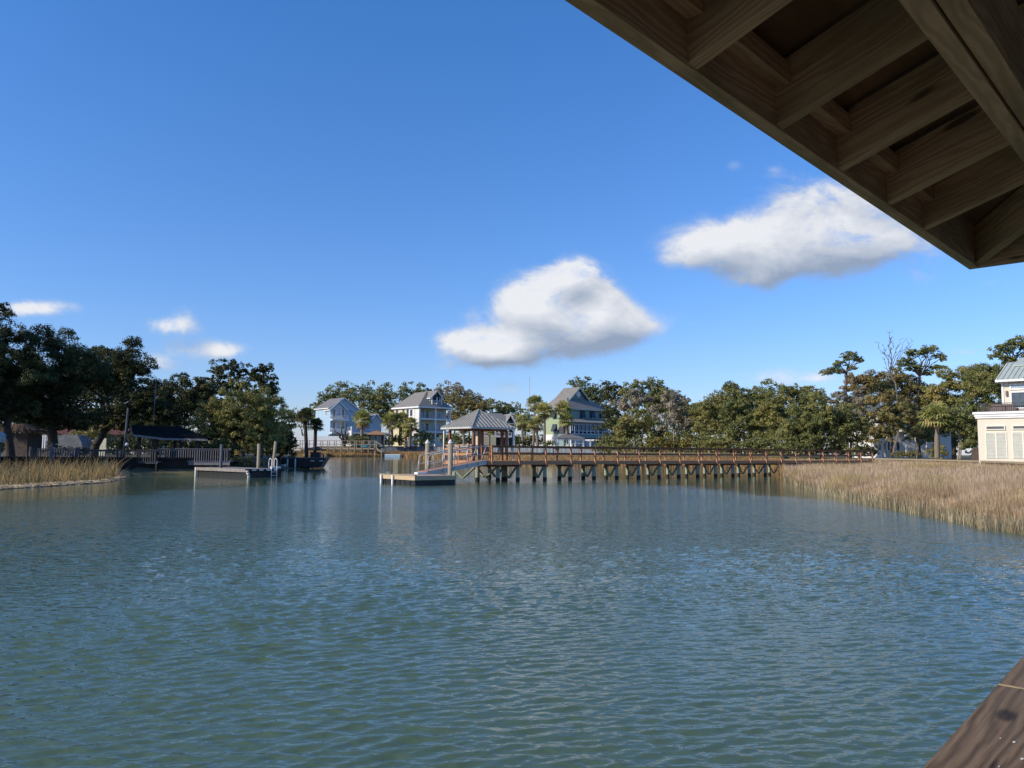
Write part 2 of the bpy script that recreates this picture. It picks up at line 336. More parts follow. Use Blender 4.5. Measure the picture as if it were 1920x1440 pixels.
def palm(D, base, top, crown_px, label, mat='palm', trunk_px=7, skirt=True, group=None, bend=0):
    k = D/F; root = P(base[0], base[1], D); tp = P(top[0], top[1], D)-root; o = thing('palm_tree', root, 0, label, 'palm tree', group)
    mb = MB(); pts = [Vector((0, 0, -.3)), Vector((tp.x*.3+bend*k, 0, tp.z*.35)), Vector((tp.x*.7+bend*k*.7, 0, tp.z*.7)), Vector((tp.x, 0, tp.z))]
    limb(mb, pts, trunk_px*k*.6, trunk_px*k*.48, 10); mb.cyl((tp.x, 0, tp.z-trunk_px*k*1.6), (tp.x, 0, tp.z+trunk_px*k*.3), trunk_px*k*.62, trunk_px*k*.9, 9)
    mb.build('trunk', M_PALMB if mat == 'palm' else M_BARK, o, smooth=True)
    Rr = crown_px*k; V = []
    def fronds(nf, e0, e1, scale):
        out = []
        for i in range(nf):
            az = RNG.uniform(0, 2*math.pi); el = R(RNG.uniform(e0, e1)); ln = Rr*RNG.uniform(.42, .6)*scale
            dr = np.array([math.cos(az)*math.cos(el), math.sin(az)*math.cos(el), math.sin(el)]); side = unit(np.cross(dr, [0, 0, 1.])); upv = np.cross(side, dr)
            c0 = np.array(tp)+dr*ln*.9-np.array([0, 0, ln*.12])
            w = Rr*.02; out.append([np.array(tp)-side*w, np.array(tp)+side*w, c0+side*w*.6, c0-side*w*.6])
            nl = 13; bl = Rr*RNG.uniform(.42, .58)*scale
            for j in range(nl):
                an = R(-115+230*j/(nl-1)); d2 = unit(dr*math.cos(an)+side*math.sin(an)+upv*.12*math.cos(an)); pr = unit(np.cross(d2, upv))
                m1 = c0+d2*bl*.55; t1 = c0+d2*bl-np.array([0, 0, bl*RNG.uniform(.15, .5)]); ww = bl*.075
                out.append([c0-pr*ww*.4, c0+pr*ww*.4, m1+pr*ww, m1-pr*ww]); out.append([m1-pr*ww, m1+pr*ww, t1+pr*ww*.1, t1-pr*ww*.1])
        return np.array(out).reshape(-1, 3)
    link('crown', npmesh('crown', fronds(34, -30, 88, 1), 4), LM[mat], o)
    if skirt: link('dead_fronds', npmesh('dead_fronds', fronds(9, -75, -40, .62), 4), pmat('dead_palm_fronds', (.34, .23, .12), (.2, .13, .07), 2, .8, island=.3), o)
    return o

def copy_tree_objs(o, parent=None):
    c = o.copy(); COL.objects.link(c); c.parent = parent
    for ch in list(o.children): copy_tree_objs(ch, c)
    return c

# ------------------------------------------------------------------ land profile
#      px,    Dshore, Dback, ztop
LAND = [(-1500, 22, 30, 1.1), (-500, 27, 38, 1.1), (-60, 31, 50, 1.1), (0, 32.8, 52, 1.1), (100, 36.5, 53, 1.1), (200, 40.5, 52, 1.1), (236, 47, 54, 1.1), (256, 53.3, 54.6, 1.1), (310, 54, 55.2, 1.1),
        (440, 55.6, 57, 1.05), (500, 66, 70, 1.0), (545, 76, 82, .9), (600, 82, 262, 3.4), (608, 90, 262, 3.4), (616, 245, 262, 3.4), (760, 255, 264, 3.4), (800, 185, 264, 3.4), (860, 155, 256, 3.35),
        (1000, 112, 190, 2.95), (1050, 104, 176, 2.85), (1150, 100, 132, 2.1), (1400, 86, 112, 1.9), (1452, 80, 104, 1.7), (1462, 56, 102, 1.6), (1500, 43, 99, 1.45), (1540, 36.5, 97, 1.35), (1600, 30.5, 94, 1.25),
        (1640, 28.5, 92, 1.25), (1700, 25.4, 83, 1.25), (1833, 20, 63, 1.25), (1920, 18.4, 51, 1.25), (2100, 16.5, 43, 1.25), (2600, 13, 33, 1.25), (3600, 10, 24, 1.25)]
LP = np.array(LAND, float)
def land(px): return [np.interp(px, LP[:, 0], LP[:, i]) for i in (1, 2, 3)]
def marsh_z(px, D):
    Ds, Db, zt = land(px); t = np.clip((D-Ds)/np.maximum(Db-Ds, 1), 0, 1); return .02+.38*t**.8
def gx(px, D): return (px-960)/F*D
cols = list(range(-1500, 500, 50))+list(range(500, 1700, 8))+list(range(1700, 3601, 25))
V = []; Fc = []; NR = 9
for px in cols:
    Ds, Db, zt = land(px)
    for (D, z) in ((Ds-6, -1.2), (Ds-1, -.2), (Ds, .02), (Ds+(Db-Ds)*.33, marsh_z(px, Ds+(Db-Ds)*.33)), (Ds+(Db-Ds)*.66, marsh_z(px, Ds+(Db-Ds)*.66)), (Db-.3, .38), (Db+.15, zt-.12), (Db*1.6+20, zt), (2500, zt+1)):
        V.append((gx(px, D), D, z))
for i in range(len(cols)-1):
    for j in range(NR-1): Fc.append((i*NR+j, (i+1)*NR+j, (i+1)*NR+j+1, i*NR+j+1))
mb = MB(); mb.add(V, Fc)
ground = mb.build('ground', pmat('mud_and_turf', (.13, .105, .06), (.075, .065, .035), .8, .95, c3=(.11, .12, .045), s3=.12), smooth=True); tag(ground, kind='structure')
mb = MB(); mb.add([(-3000, -3000, -3), (3000, -3000, -3), (3000, 3000, -3), (-3000, 3000, -3)], [(0, 1, 2, 3)]); tag(mb.build('creek_bed', pmat('creek_bed_mud', (.05, .045, .03), (.03, .03, .02), .5, .9)), kind='structure')

# ------------------------------------------------------------------ water
wm = bpy.data.materials.new('creek_water'); wm.use_nodes = True; t = wm.node_tree; b = t.nodes['Principled BSDF']
b.inputs['Base Color'].default_value = (.074, .116, .068, 1); b.inputs['IOR'].default_value = 1.33; b.inputs['Specular IOR Level'].default_value = .5
tcn = nd(t, 'ShaderNodeTexCoord'); vec = tcn.outputs['Object']
sp = nd(t, 'ShaderNodeSeparateXYZ'); t.links.new(vec, sp.inputs[0])
rot = nd(t, 'ShaderNodeVectorRotate', rotation_type='Z_AXIS'); t.links.new(vec, rot.inputs['Vector']); rot.inputs['Angle'].default_value = R(-11)
w1 = noise3(t, vmth(t, 'MULTIPLY', rot.outputs[0], (4.0, 10.0, 1)), 1.0, 2, .5, .3); w2 = noise3(t, vmth(t, 'MULTIPLY', vec, (6, 13, 1)), 1.0, 2, .5, .3)
w3 = noise3(t, vmth(t, 'MULTIPLY', rot.outputs[0], (.5, 1.5, 1)), 1.0, 2, .5, .2)
def mrange(v, a, c, x, y, sm=True):
    n = nd(t, 'ShaderNodeMapRange'); n.interpolation_type = 'SMOOTHSTEP' if sm else 'LINEAR'; t.links.new(v, n.inputs[0])
    for i_, q in enumerate((a, c, x, y)): n.inputs[1+i_].default_value = q
    return n.outputs[0]
# wind patches; the sheltered far reach lies calmer than the open creek
patch = noise3(t, vmth(t, 'MULTIPLY', vec, (.03, .085, 1)), 1.0, 2)
side = mth(t, 'MULTIPLY', mth(t, 'MAXIMUM', mth(t, 'SUBTRACT', mth(t, 'ABSOLUTE', mth(t, 'ADD', sp.outputs[0], 2.0)), 8.0), 0.0), 4.0)
yy = mth(t, 'ADD', mth(t, 'ADD', sp.outputs[1], side), mth(t, 'ADD', mth(t, 'MULTIPLY', mth(t, 'SUBTRACT', patch, .5), 30.0), mth(t, 'MULTIPLY', mth(t, 'SUBTRACT', noise3(t, vmth(t, 'MULTIPLY', vec, (.16, .5, 1)), 1.0, 3), .5), 22.0)))
calm = mrange(yy, 33, 58, 1.0, 0.0)
wind = mrange(patch, .3, .7, .75, 1.15)
far = mrange(sp.outputs[1], 6, 13, 0.12, 1.0)
h = mth(t, 'ADD', mth(t, 'MULTIPLY', w2, .012), mth(t, 'MULTIPLY', far, mth(t, 'ADD', mth(t, 'MULTIPLY', w1, .048), mth(t, 'MULTIPLY', w3, .032))))
h = mth(t, 'MULTIPLY', h, mth(t, 'MULTIPLY', mth(t, 'ADD', mth(t, 'MULTIPLY', calm, .90), .10), wind))
bp = nd(t, 'ShaderNodeBump'); bp.inputs['Strength'].default_value = 1; bp.inputs['Distance'].default_value = 1.0; t.links.new(h, bp.inputs['Height']); t.links.new(bp.outputs[0], b.inputs['Normal'])
rg_ = mrange(sp.outputs[1], 8, 26, .01, .08)
t.links.new(mth(t, 'ADD', mth(t, 'MULTIPLY', rg_, calm), .035), b.inputs['Roughness'])
# real ripples: a fan of water surface around the pavilion, then flat water beyond
cpx = np.arange(-1100, 3001, 3.2); Ds_ = [2.2]
while Ds_[-1] < 60: Ds_.append(Ds_[-1]+max(.02, Ds_[-1]**2/(F*EYE)*1.1))
Dr = np.array(Ds_); DD, PX = np.meshgrid(Dr, cpx, indexing='ij'); XX = (PX-960)/F*DD; sp_ = np.maximum(np.gradient(Dr)[:, None], 3.2*DD/F)
rw = np.random.default_rng(3); H = np.zeros_like(DD); SX = np.zeros_like(DD); SY = np.zeros_like(DD)
env = .75+.35*np.sin(XX*.55+np.sin(DD*.4)*1.5)*np.sin(DD*.5+XX*.22+1)
NWV = 72
for i in range(NWV):
    lam = .062*(3.9)**(i/(NWV-1)); th = R(90+11)+rw.normal(0, R(19)); kx, ky = 2*math.pi/lam*math.cos(th), 2*math.pi/lam*math.sin(th); kk = 2*math.pi/lam
    a_ = .040/kk*(1.1 if .09 < lam < .2 else .8); f_ = np.clip(lam/(2.2*sp_)-.35, 0, 1); ph = kx*XX+ky*DD+rw.uniform(0, 6.28)
    c_ = np.cos(ph)*a_*f_; s_ = np.sin(ph)*a_*f_*.9; H += c_; SX -= s_*math.cos(th); SY -= s_*math.sin(th)
edge = np.clip((60-DD)/8, 0, 1)*env; edge[0] = 0; edge[-1] = 0; edge[:, 0] = 0; edge[:, -1] = 0
VV = np.stack([XX+SX*edge, DD+SY*edge, H*edge], -1).reshape(-1, 3); nr, nc = DD.shape
ii = (np.arange(nr-1)[:, None]*nc+np.arange(nc-1)[None, :]).ravel(); quads = np.stack([ii, ii+1, ii+nc+1, ii+nc], 1)
x0n, x1n = XX[0, 0], XX[0, -1]; x0f, x1f = XX[-1, 0], XX[-1, -1]; n0 = len(VV); d0, d1 = float(Dr[0]), float(Dr[-1])
ext = np.array([(x0n, d0, 0), (x1n, d0, 0), (x1f, d1, 0), (x0f, d1, 0), (-1500, -600, 0), (1500, -600, 0), (1500, 1500, 0), (-1500, 1500, 0)], float)
eq = np.array([(n0+4, n0+5, n0+1, n0+0), (n0+5, n0+6, n0+2, n0+1), (n0+6, n0+7, n0+3, n0+2), (n0+7, n0+4, n0+0, n0+3)])
VA = np.concatenate([VV, ext]); QA = np.concatenate([quads, eq]); me = bpy.data.meshes.new('water'); me.vertices.add(len(VA)); me.vertices.foreach_set('co', VA.astype(np.float32).ravel())
me.loops.add(QA.size); me.loops.foreach_set('vertex_index', QA.astype(np.int32).ravel()); me.polygons.add(len(QA)); me.polygons.foreach_set('loop_start', np.arange(0, QA.size, 4, dtype=np.int32)); me.polygons.foreach_set('loop_total', np.full(len(QA), 4, dtype=np.int32))
me.polygons.foreach_set('use_smooth', np.ones(len(QA), dtype=bool)); me.update(calc_edges=True); tag(link('water', me, wm), kind='structure')

# ------------------------------------------------------------------ the pavilion the photographer stands in
E0 = Vector((0.0946, 1.3363, 0)); AZ = R(90-43.06)
pav = thing('dock_pavilion', (E0.x, E0.y, 0), AZ, 'dark timber pavilion roof with open rafters overhanging the near right corner', 'pavilion')
ZB = EYE+.8; SL = .333; T1 = 2.735; T0 = -3.1; NW = T1-T0; RH = .15; RW = .038; FT = .038
def pl(t, n, z): return (t, -n, z)
def rafter(t0, n0, t1, n1, w=RW, zoff=0, slope=SL, name='rafter', hh=RH):
    """plumb-cut board lying on the roof slope from (t0,n0) to (t1,n1)"""
    a = Vector((t0, -n0, 0)); c = Vector((t1, -n1, 0)); d = (c-a); ln = d.length; d.normalize(); sd = Vector((-d.y, d.x, 0))
    vs = []; gs = []; r = random.random()*30
    for (q, l) in ((a, 0), (c, ln)):
        for e in (-.5, .5):
            for hz in (0, hh):
                vs.append(q+sd*(e*w)+Vector((0, 0, ZB+l*slope+zoff+hz))); gs.append((l+r, e*w+r, hz+r*.7))
    m = MB(); m.add(vs, [(0, 1, 3, 2), (4, 6, 7, 5), (0, 4, 5, 1), (2, 3, 7, 6), (0, 2, 6, 4), (1, 5, 7, 3)], gs); return m.build(name, M_RAFT, pav)
ts = [.3625-.406*i for i in range(1, 8)]+[.3625, .777, 1.172, 1.583, 1.965]
for tt in ts:
    nmax = min(T1-tt, tt-T0, NW/2)-.03
    if nmax > .15: rafter(tt, FT, tt, nmax)
for i in range(1, 15):                    # the other three slopes
    n = .37+.406*(i-1); mx = min(n, NW-n)-.03
    if mx > .1:
        rafter(T1-FT, n, T1-mx, n); rafter(T0+FT, n, T0+mx, n)
for tt in ts:
    nmax = min(T1-tt, tt-T0, NW/2)-.03
    if nmax > .15: rafter(tt, NW-FT, tt, NW-nmax)
HS = SL/math.sqrt(2)
for (a, b_) in ((T1-FT*.8, FT*.8), (T0+FT*.8, FT*.8), (T1-FT*.8, NW-FT*.8), (T0+FT*.8, NW-FT*.8)):
    rafter(a, b_, (T0+T1)/2, NW/2, .04, .0, HS, 'hip_rafter', .155)
def board(name, a, c, w, h, mat=None, zc=None):
    m = MB(); m.beam(a, c, w, h); return m.build(name, mat or M_RAFT, pav)
zf = ZB+.085-.002
board('fascia', pl(T0, FT/2, zf), pl(T1-.0, FT/2, zf), FT, .175); board('fascia', pl(T1-FT/2, FT, zf), pl(T1-FT/2, NW-FT, zf), FT, .175)
board('fascia', pl(T0, NW-FT/2, zf), pl(T1, NW-FT/2, zf), FT, .175); board('fascia', pl(T0+FT/2, FT, zf), pl(T0+FT/2, NW-FT, zf), FT, .175)
# blocking strip nailed high inside the fascia
for a, c in zip(sorted(ts)[:-1], sorted(ts)[1:]):
    m = MB(); m.beam(pl(a+RW/2+.002, FT+.02, ZB+.118), pl(c-RW/2-.002, FT+.02, ZB+.118), .038, .05); m.build('blocking', M_RAFT, pav)
# doubled header beams over the posts
HB = EYE+.755; HO = .452
for k_ in range(2):
    o_ = HO+.021+k_*.044
    for (a, c) in ((pl(T0+HO, o_, 0), pl(T1-HO+.0, o_, 0)), (pl(T0+HO, NW-o_, 0), pl(T1-HO, NW-o_, 0)), (pl(T1-o_, HO+.09, 0), pl(T1-o_, NW-HO-.09, 0)), (pl(T0+o_, HO+.09, 0), pl(T0+o_, NW-HO-.09, 0))):
        zc = HB+.09+.004*k_
        board('header_beam', (a[0], a[1], zc), (c[0], c[1], zc), .0385, .18)
# sheathing and shingles as four hip planes
ap = ((T0+T1)/2, -NW/2); cs_ = [(T0, 0), (T1, 0), (T1, -NW), (T0, -NW)]
def hip(name, z0, th, mat, ov):
    m = MB(); zz = ZB+z0; c4 = [(x+(-ov if i in (0, 3) else ov), y+(ov if i < 2 else -ov)) for i, (x, y) in enumerate(cs_)]
    apz = zz+SL*NW/2+ov*SL*.0
    for i in range(4):
        a = c4[i]; c = c4[(i+1) % 4]; z_e = zz-ov*SL
        vs = [(a[0], a[1], z_e), (c[0], c[1], z_e), (ap[0], ap[1], apz), (a[0], a[1], z_e+th), (c[0], c[1], z_e+th), (ap[0], ap[1], apz+th)]
        horiz = (i % 2 == 0)
        gs = [((v[0] if horiz else v[1])*1., (v[1] if horiz else v[0])*.35, 0) for v in vs]
        m.add(vs, [(0, 1, 2), (3, 5, 4), (0, 3, 4, 1)], gs)
    return m.build(name, mat, pav)
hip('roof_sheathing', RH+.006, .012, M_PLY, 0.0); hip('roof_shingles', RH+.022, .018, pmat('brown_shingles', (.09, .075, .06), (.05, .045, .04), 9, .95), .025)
ZD = EYE-1.5
for (t_, n_) in ((T1-HO-.05, HO+.05), (T0+HO+.05, HO+.05), (T1-HO-.05, NW-HO-.05), (T0+HO+.05, NW-HO-.05)):
    m = MB(); m.box(t_-.07, t_+.07, -n_-.07, -n_+.07, -1.5, HB-.002); m.build('post', M_RAFT, pav)
# handrail cap in two lengths with the joint in view, and the rail below it
ZC = EYE-.5
rn = lambda t_: .512-.034*t_
for (a, c) in ((-2.55, .992), (1.003, T1-HO-.125)):
    m = MB(); m.beam(pl(a, rn(a), ZC-.019), pl(c, rn(c), ZC-.0193), .138, .038); m.build('rail_cap', M_CAP, pav)
m = MB(); m.beam(pl(.9975, rn(1)-.068, ZC-.006), pl(.9975, rn(1)+.068, ZC-.006), .010, .012); m.build('joint_sliver', pmat('raw_pine', (.50, .38, .22), (.36, .27, .16), 9, .8), pav)
m = MB(); rs = random.Random(11)
for i in range(9):
    m = MB(); tt_ = rs.uniform(.45, 1.3); nn_ = rn(tt_)+rs.uniform(-.02, .06); w_ = rs.uniform(.001, .003); m.poly([pl(tt_+w_*2*math.cos(q*1.05), nn_+w_*math.sin(q*1.05), ZC+.0006) for q in range(6)], (0, 0, .0008)); m.build('lichen_speck', M_WHITE, pav)
m = MB(); m.beam(pl(-2.55, .475, ZC-.11), pl(T1-HO-.13, .475, ZC-.11), .038, .088); m.build('handrail', M_CAP, pav)
m = MB(); m.beam(pl(-2.55, .475, ZD+.14), pl(T1-HO-.13, .475, ZD+.14), .038, .088); m.build('bottom_rail', M_CAP, pav)
for i in range(34):
    m = MB(); x = -2.5+.14*i; m.box(x-.017, x+.017, -.514, -.496, ZD+.10, ZC-.07); m.build('baluster', M_CAP, pav)
for i in range(40):
    m = MB(); y = .15+.142*i; m.box(T0+.1, T1-.1, -y-.135, -y, ZD-.04, ZD); m.build('deck_board', M_CAP, pav)

# ------------------------------------------------------------------ boardwalk with its covered pierhead
AA = math.atan2(.618, .786)                  # the boardwalk runs this way from S0
S0 = Vector((-1.15, 45.47, 0)); SP = 2.0616; DZ = 1.2; BW = 1.2
bw = thing('boardwalk', S0, AA, 'long reddish timber boardwalk on V braced piles crossing the creek', 'boardwalk')
bn = [-2+i for i in range(0, 22)]; BL = 21.2*SP
def xs(n): return (n+2)*SP-.05
m = MB()
nb = int(BL/.14)
for i in range(nb): m.box(-.25+i*.14, -.25+i*.14+.132, .02, BW-.02, DZ-.035+random.uniform(-.002, .002), DZ+random.uniform(-.001, .003))
m.build('deck_boards', M_RED, bw)
m = MB(); m.box(-.25, BL-.25, -.02, .02-.003, DZ-.23, DZ-.004); m.build('stringer', M_RED, bw)
m = MB(); m.box(-.25, BL-.25, BW-.017, BW+.02, DZ-.23, DZ-.004); m.build('stringer', M_RED, bw)
RT = DZ+.90
for side, y, st in ((0, -.045, 0), (1, BW+.045, 2)):
    for i in range(st, 22):
        x = xs(bn[i]) if i else .0
        m = MB(); sg = -1 if side == 0 else 1
        m.beam((x, y+sg*.035, DZ-.21), (x, y-sg*.02, RT-.04), .085, .085, up=(1, 0, 0)); m.build('post', M_RED, bw)
    x0 = (0 if side == 0 else xs(bn[2]))-.05; x1 = BL-.3
    nseg = 6
    for q in range(nseg):
        a = x0+(x1-x0)*q/nseg; c = x0+(x1-x0)*(q+1)/nseg-.01
        m = MB(); m.box(a, c, y-.07, y+.07, RT-.04+.002, RT-.004); m.build('rail_cap', M_DKRAIL, bw)
        m = MB(); m.box(a, c, y+.045, y+.08, RT-.14, RT-.045); m.build('top_rail', M_DKRAIL, bw)
        m = MB(); m.box(a, c, y+.045, y+.08, DZ+.36, DZ+.49); m.build('middle_rail', M_DKRAIL, bw)
def bent(x, y0, y1, zt=DZ-.36, dark=False, parent=bw):
    for y in (y0, y1):
        m = MB(); m.cyl((x, y, -1.6), (x, y, zt), .125, .11, 10); m.build('pile', M_GREEN, parent, True)
        m = MB(); m.cyl((x, y, -.35), (x, y, .22), .129, .127, 10, cap=False); m.build('tide_stain', M_DARKW, parent, True)
    m = MB(); ym = (y0+y1)/2
    m.beam((x-.13, y0+.02, zt-.02), (x-.13, ym-.02, .16), .05, .15, up=(1, 0, 0)); m.build('brace', M_GREEN, parent)
    m = MB(); m.beam((x-.14, y1-.02, zt-.02), (x-.14, ym+.02, .16), .05, .15, up=(1, 0, 0)); m.build('brace', M_GREEN, parent)
    m = MB(); m.box(x-.1, x+.1, y0-.22, y1+.22, zt, DZ-.235); m.build('pile_cap', M_DKRAIL, parent)
for i in range(2, 21): bent(xs(bn[i])+.05, .1, BW-.1)
# pierhead: a wider platform under a four sided metal roof
PX0, PX1, PY1 = -.35, 3.2, 4.35
m = MB()
for i in range(int((PX1-PX0)/.14)): m.box(PX0+i*.14, PX0+i*.14+.132, BW+.03, PY1, DZ-.035, DZ+random.uniform(0, .003))
m.build('platform_boards', M_RED, bw)
m = MB(); m.box(PX0-.04, PX0-.003, .0, PY1, DZ-.24, DZ-.005); m.build('platform_beam', M_RED, bw)
m = MB(); m.box(PX1, PX1+.04, BW+.03, PY1, DZ-.24, DZ-.005); m.build('platform_beam', M_RED, bw)
m = MB(); m.box(PX0-.04, PX1+.04, PY1, PY1+.04, DZ-.24, DZ-.005); m.build('platform_beam', M_RED, bw)
bent(-.1, 1.25, 3.75); bent(.7, .3, 2.3); bent(2.1, .2, 1.6); bent(2.9, 2.4, 4.1)
for y in (1.45, 2.8, 4.28):
    m = MB(); m.box(PX0-.03, PX0+.055, y-.042, y+.042, DZ+.003, RT-.002); m.build('post', M_RED, bw)
for x in (1.4, 3.1):
    m = MB(); m.box(x-.042, x+.042, PY1-.1, PY1-.015, DZ+.003, RT-.002); m.build('post', M_RED, bw)
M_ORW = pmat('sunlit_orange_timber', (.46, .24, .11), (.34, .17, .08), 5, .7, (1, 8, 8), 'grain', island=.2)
for (z0, z1) in ((RT, RT+.035), (DZ+.62, DZ+.74), (DZ+.30, DZ+.42)):
    m = MB(); m.box(PX0-.06, PX0-.032, BW+.2, PY1-.05, z0, z1) if z0 < RT else m.box(PX0-.08, PX0+.07, BW+.2, PY1, z0, z1); m.build('rail', M_ORW, bw)
    m = MB(); m.box(PX0+.1, PX1, PY1-.012, PY1+.02, z0, z1); m.build('rail', M_ORW, bw)
m = MB(); m.box(PX0+.08, PX0+.42, 1.7, 4.1, DZ+.40, DZ+.44); m.box(PX0+.15, PX0+.19, 1.8, 1.9, DZ+.01, DZ+.4); m.box(PX0+.15, PX0+.19, 3.9, 4.0, DZ+.01, DZ+.4); m.build('bench', M_ORW, bw)
# roof
rx0, rx1, ry0, ry1 = -.6, 2.65, 1.15, 4.4; EZ = 3.12; AZP = 4.22; cxr, cyr = (rx0+rx1)/2, (ry0+ry1)/2
corners = [(rx0, ry0), (rx1, ry0), (rx1, ry1), (rx0, ry1)]
def hiproof(parent, corners, ez, az, mat, seam=0.0, name='roof', th=.05, seamh=.04, apx=None, seammat=None):
    c0 = (sum(c[0] for c in corners)/4, sum(c[1] for c in corners)/4) if apx is None else apx
    m = MB(); A = Vector((c0[0], c0[1], az))
    for i in range(4):
        a = Vector((*corners[i], ez)); c = Vector((*corners[(i+1) % 4], ez)); m.poly([a, c, A], (0, 0, th))
    r = m.build(name, mat, parent)
    if seam:
        sm = MB()
        for i in range(4):
            a = Vector((*corners[i], ez+th)); c = Vector((*corners[(i+1) % 4], ez+th)); L_ = (c-a).length; A2 = A+Vector((0, 0, th)); n = int(L_/seam)
            e = (c-a)/L_; mid = (a+c)/2; up = (A2-mid)
            for j in range(1, n):
                tt = L_*j/n; fr = 1-abs(tt-L_/2)/(L_/2); s_ = a+e*tt; e2 = s_+up*fr*.985; sm.beam(s_+Vector((0, 0, .5*seamh)), e2+Vector((0, 0, .5*seamh)), seamh*.7, seamh)
            sm.beam(a+Vector((0, 0, .02)), A2+Vector((0, 0, .02)), seamh*2.6, seamh*1.3)
        sm.build('seams', seammat or mat, r)
    return r
pr = hiproof(bw, corners, EZ, AZP, M_SEAM, .26)
m = MB(); G = .05
for i in range(4):
    a = Vector((*corners[i], EZ)); c = Vector((*corners[(i+1) % 4], EZ)); m.beam(a, c, .07, .10)
m.build('gutter', pmat('pale_gutter', (.50, .50, .47), (.42, .42, .40), 2, .5), pr)
m = MB()
for i in range(4):
    a = corners[i]; c = corners[(i+1) % 4]; f_ = .12
    q = lambda p: (p[0]+(cxr-p[0])*f_*2, p[1]+(cyr-p[1])*f_*2)
    m.beam((*q(a), EZ-.02), (*q(c), EZ-.02), .08, .2)
m.build('roof_beam', M_DKRAIL, bw)
for (x, y) in ((-.2, 1.5), (2.25, 1.5), (-.2, 4.0), (2.25, 4.0), (.2, 1.5), (2.25, 1.95)):
    m = MB(); m.box(x-.07, x+.07, y-.07, y+.07, DZ+.003, EZ-.12); m.build('roof_post', M_DKRAIL, bw)
for (x, y) in ((2.62, 1.3), (-.45, 4.3)):
    m = MB(); m.cyl((x, y, DZ-.1), (x, y, EZ-.15), .04, .04, 8); m.cyl((x, y, EZ-.15), (x+.05, y-.1, EZ-.01), .04, .04, 8); m.build('downspout', M_WHITE, bw, True)

# ------------------------------------------------------------------ gangway, float, capped piles
gw = thing('gangway', S0, AA, 'aluminium gangway with handrails sloping from the float to the boardwalk', 'gangway')
gx0, gx1 = -4.35, -.3; gz0, gz1 = .60, DZ+.02; gy0, gy1 = .0, .90
def gz(x): return gz0+(gz1-gz0)*(x-gx0)/(gx1-gx0)
m = MB()
for i in range(26):
    a = gx0+(gx1-gx0)*i/26; c = a+(gx1-gx0)/26-.008; m.poly([(a, gy0+.04, gz(a)), (c, gy0+.04, gz(c)), (c, gy1-.04, gz(c)), (a, gy1-.04, gz(a))], (0, 0, .03))
m.build('deck', pmat('rusty_gangway_deck', (.42, .22, .13), (.33, .17, .10), 4, .75), gw)
for y in (gy0, gy1-.035):
    m = MB(); m.poly([(gx0, y, gz0-.22), (gx1, y, gz1-.22), (gx1, y, gz1+.04), (gx0, y, gz0+.04)], (0, .035, 0)); m.build('side_beam', M_ALU, gw)
for y in (gy0-.02, gy1+.02):
    m = MB(); a = gx0+.08; zz = gz(a)
    pts = [(a, y, zz)]+[(a+.32*(1-math.cos(q)), y, zz+.72+.22*math.sin(q)) for q in [R(j*15) for j in range(7)]]
    pts += [(gx1, y, gz(gx1)+.86)]
    m.tube(pts, .027, 8); m.build('handrail', M_ALU, gw, True)
    m = MB(); m.tube([(a, y, zz+.42), (gx1, y, gz(gx1)+.42)], .022, 6); m.build('middle_rail', M_ALU, gw, True)
    for x in (-3.35, -2.6, -1.75, -1.0):
        m = MB(); m.tube([(x+.04, y, gz(x)-.12), (x-.02, y, gz(x)+.9)], .024, 6); m.build('baluster', M_ALU, gw, True)
    m = MB(); m.tube([(-.75, y, gz(-.8)+.02), (-.38, y, gz(-.4)+.86)], .024, 6); m.build('brace', M_ALU, gw, True)
K = Vector((-4.80, 39.5, 0)); fd = thing('floating_dock', K, AA, 'square floating dock with pale timber edge at the foot of the gangway', 'floating dock')
FA, FB, FZ = 2.5, 3.6, .49
m = MB()
for i in range(25): m.box(.05+i*.096, .05+i*.096+.09, .05, FB-.05, FZ-.035, FZ-.004+random.uniform(-.002, .002))
m.build('deck_boards', pmat('pinkish_deck_boards', (.42, .29, .21), (.33, .23, .17), 5, .8, (1, 6, 6), 'grain', island=.3), fd)
M_EDGE = pmat('pale_pine_edge', (.55, .42, .26), (.44, .33, .20), 5, .75, (1, 7, 7), 'grain')
for bx in ((0, .045, 0, FB), (FA-.045, FA, 0, FB), (.048, FA-.048, 0, .045), (.048, FA-.048, FB-.045, FB)):
    m = MB(); m.box(bx[0], bx[1], bx[2], bx[3], FZ-.22, FZ); m.build('edge_board', M_EDGE, fd)
m = MB(); m.box(-.03, .10, -.03, FB+.03, FZ+.003, FZ+.035); m.build('edge_trim', M_TANW, fd)
for i in range(7):
    for j in range(1):
        m = MB(); m.box(.06, FA-.06, .06+i*.5, .06+i*.5+.44, -.25, FZ-.225); m.build('float', M_BLACK, fd)
for y in (2.1, 3.3):
    m = MB(); m.box(-.10, -.03, y-.06, y+.06, FZ-.5, FZ-.02); m.build('fender', M_WHITE, fd)
m = MB(); m.box(1.6, 2.15, 2.35, 2.7, FZ+.003, FZ+.11); m.build('gangway_roller_plate', M_WHITE, fd)
m = MB(); m.cyl((.3, 3.2, FZ), (.3, 3.2, FZ+.1), .03, .03, 8); m.cyl((.2, 3.2, FZ+.11), (.4, 3.2, FZ+.11), .02, .02, 8); m.build('cleat', M_WHITE, fd)
def a2w(o, a, b_): return (o.x+a*math.cos(AA)-b_*math.sin(AA), o.y+a*math.sin(AA)+b_*math.cos(AA))
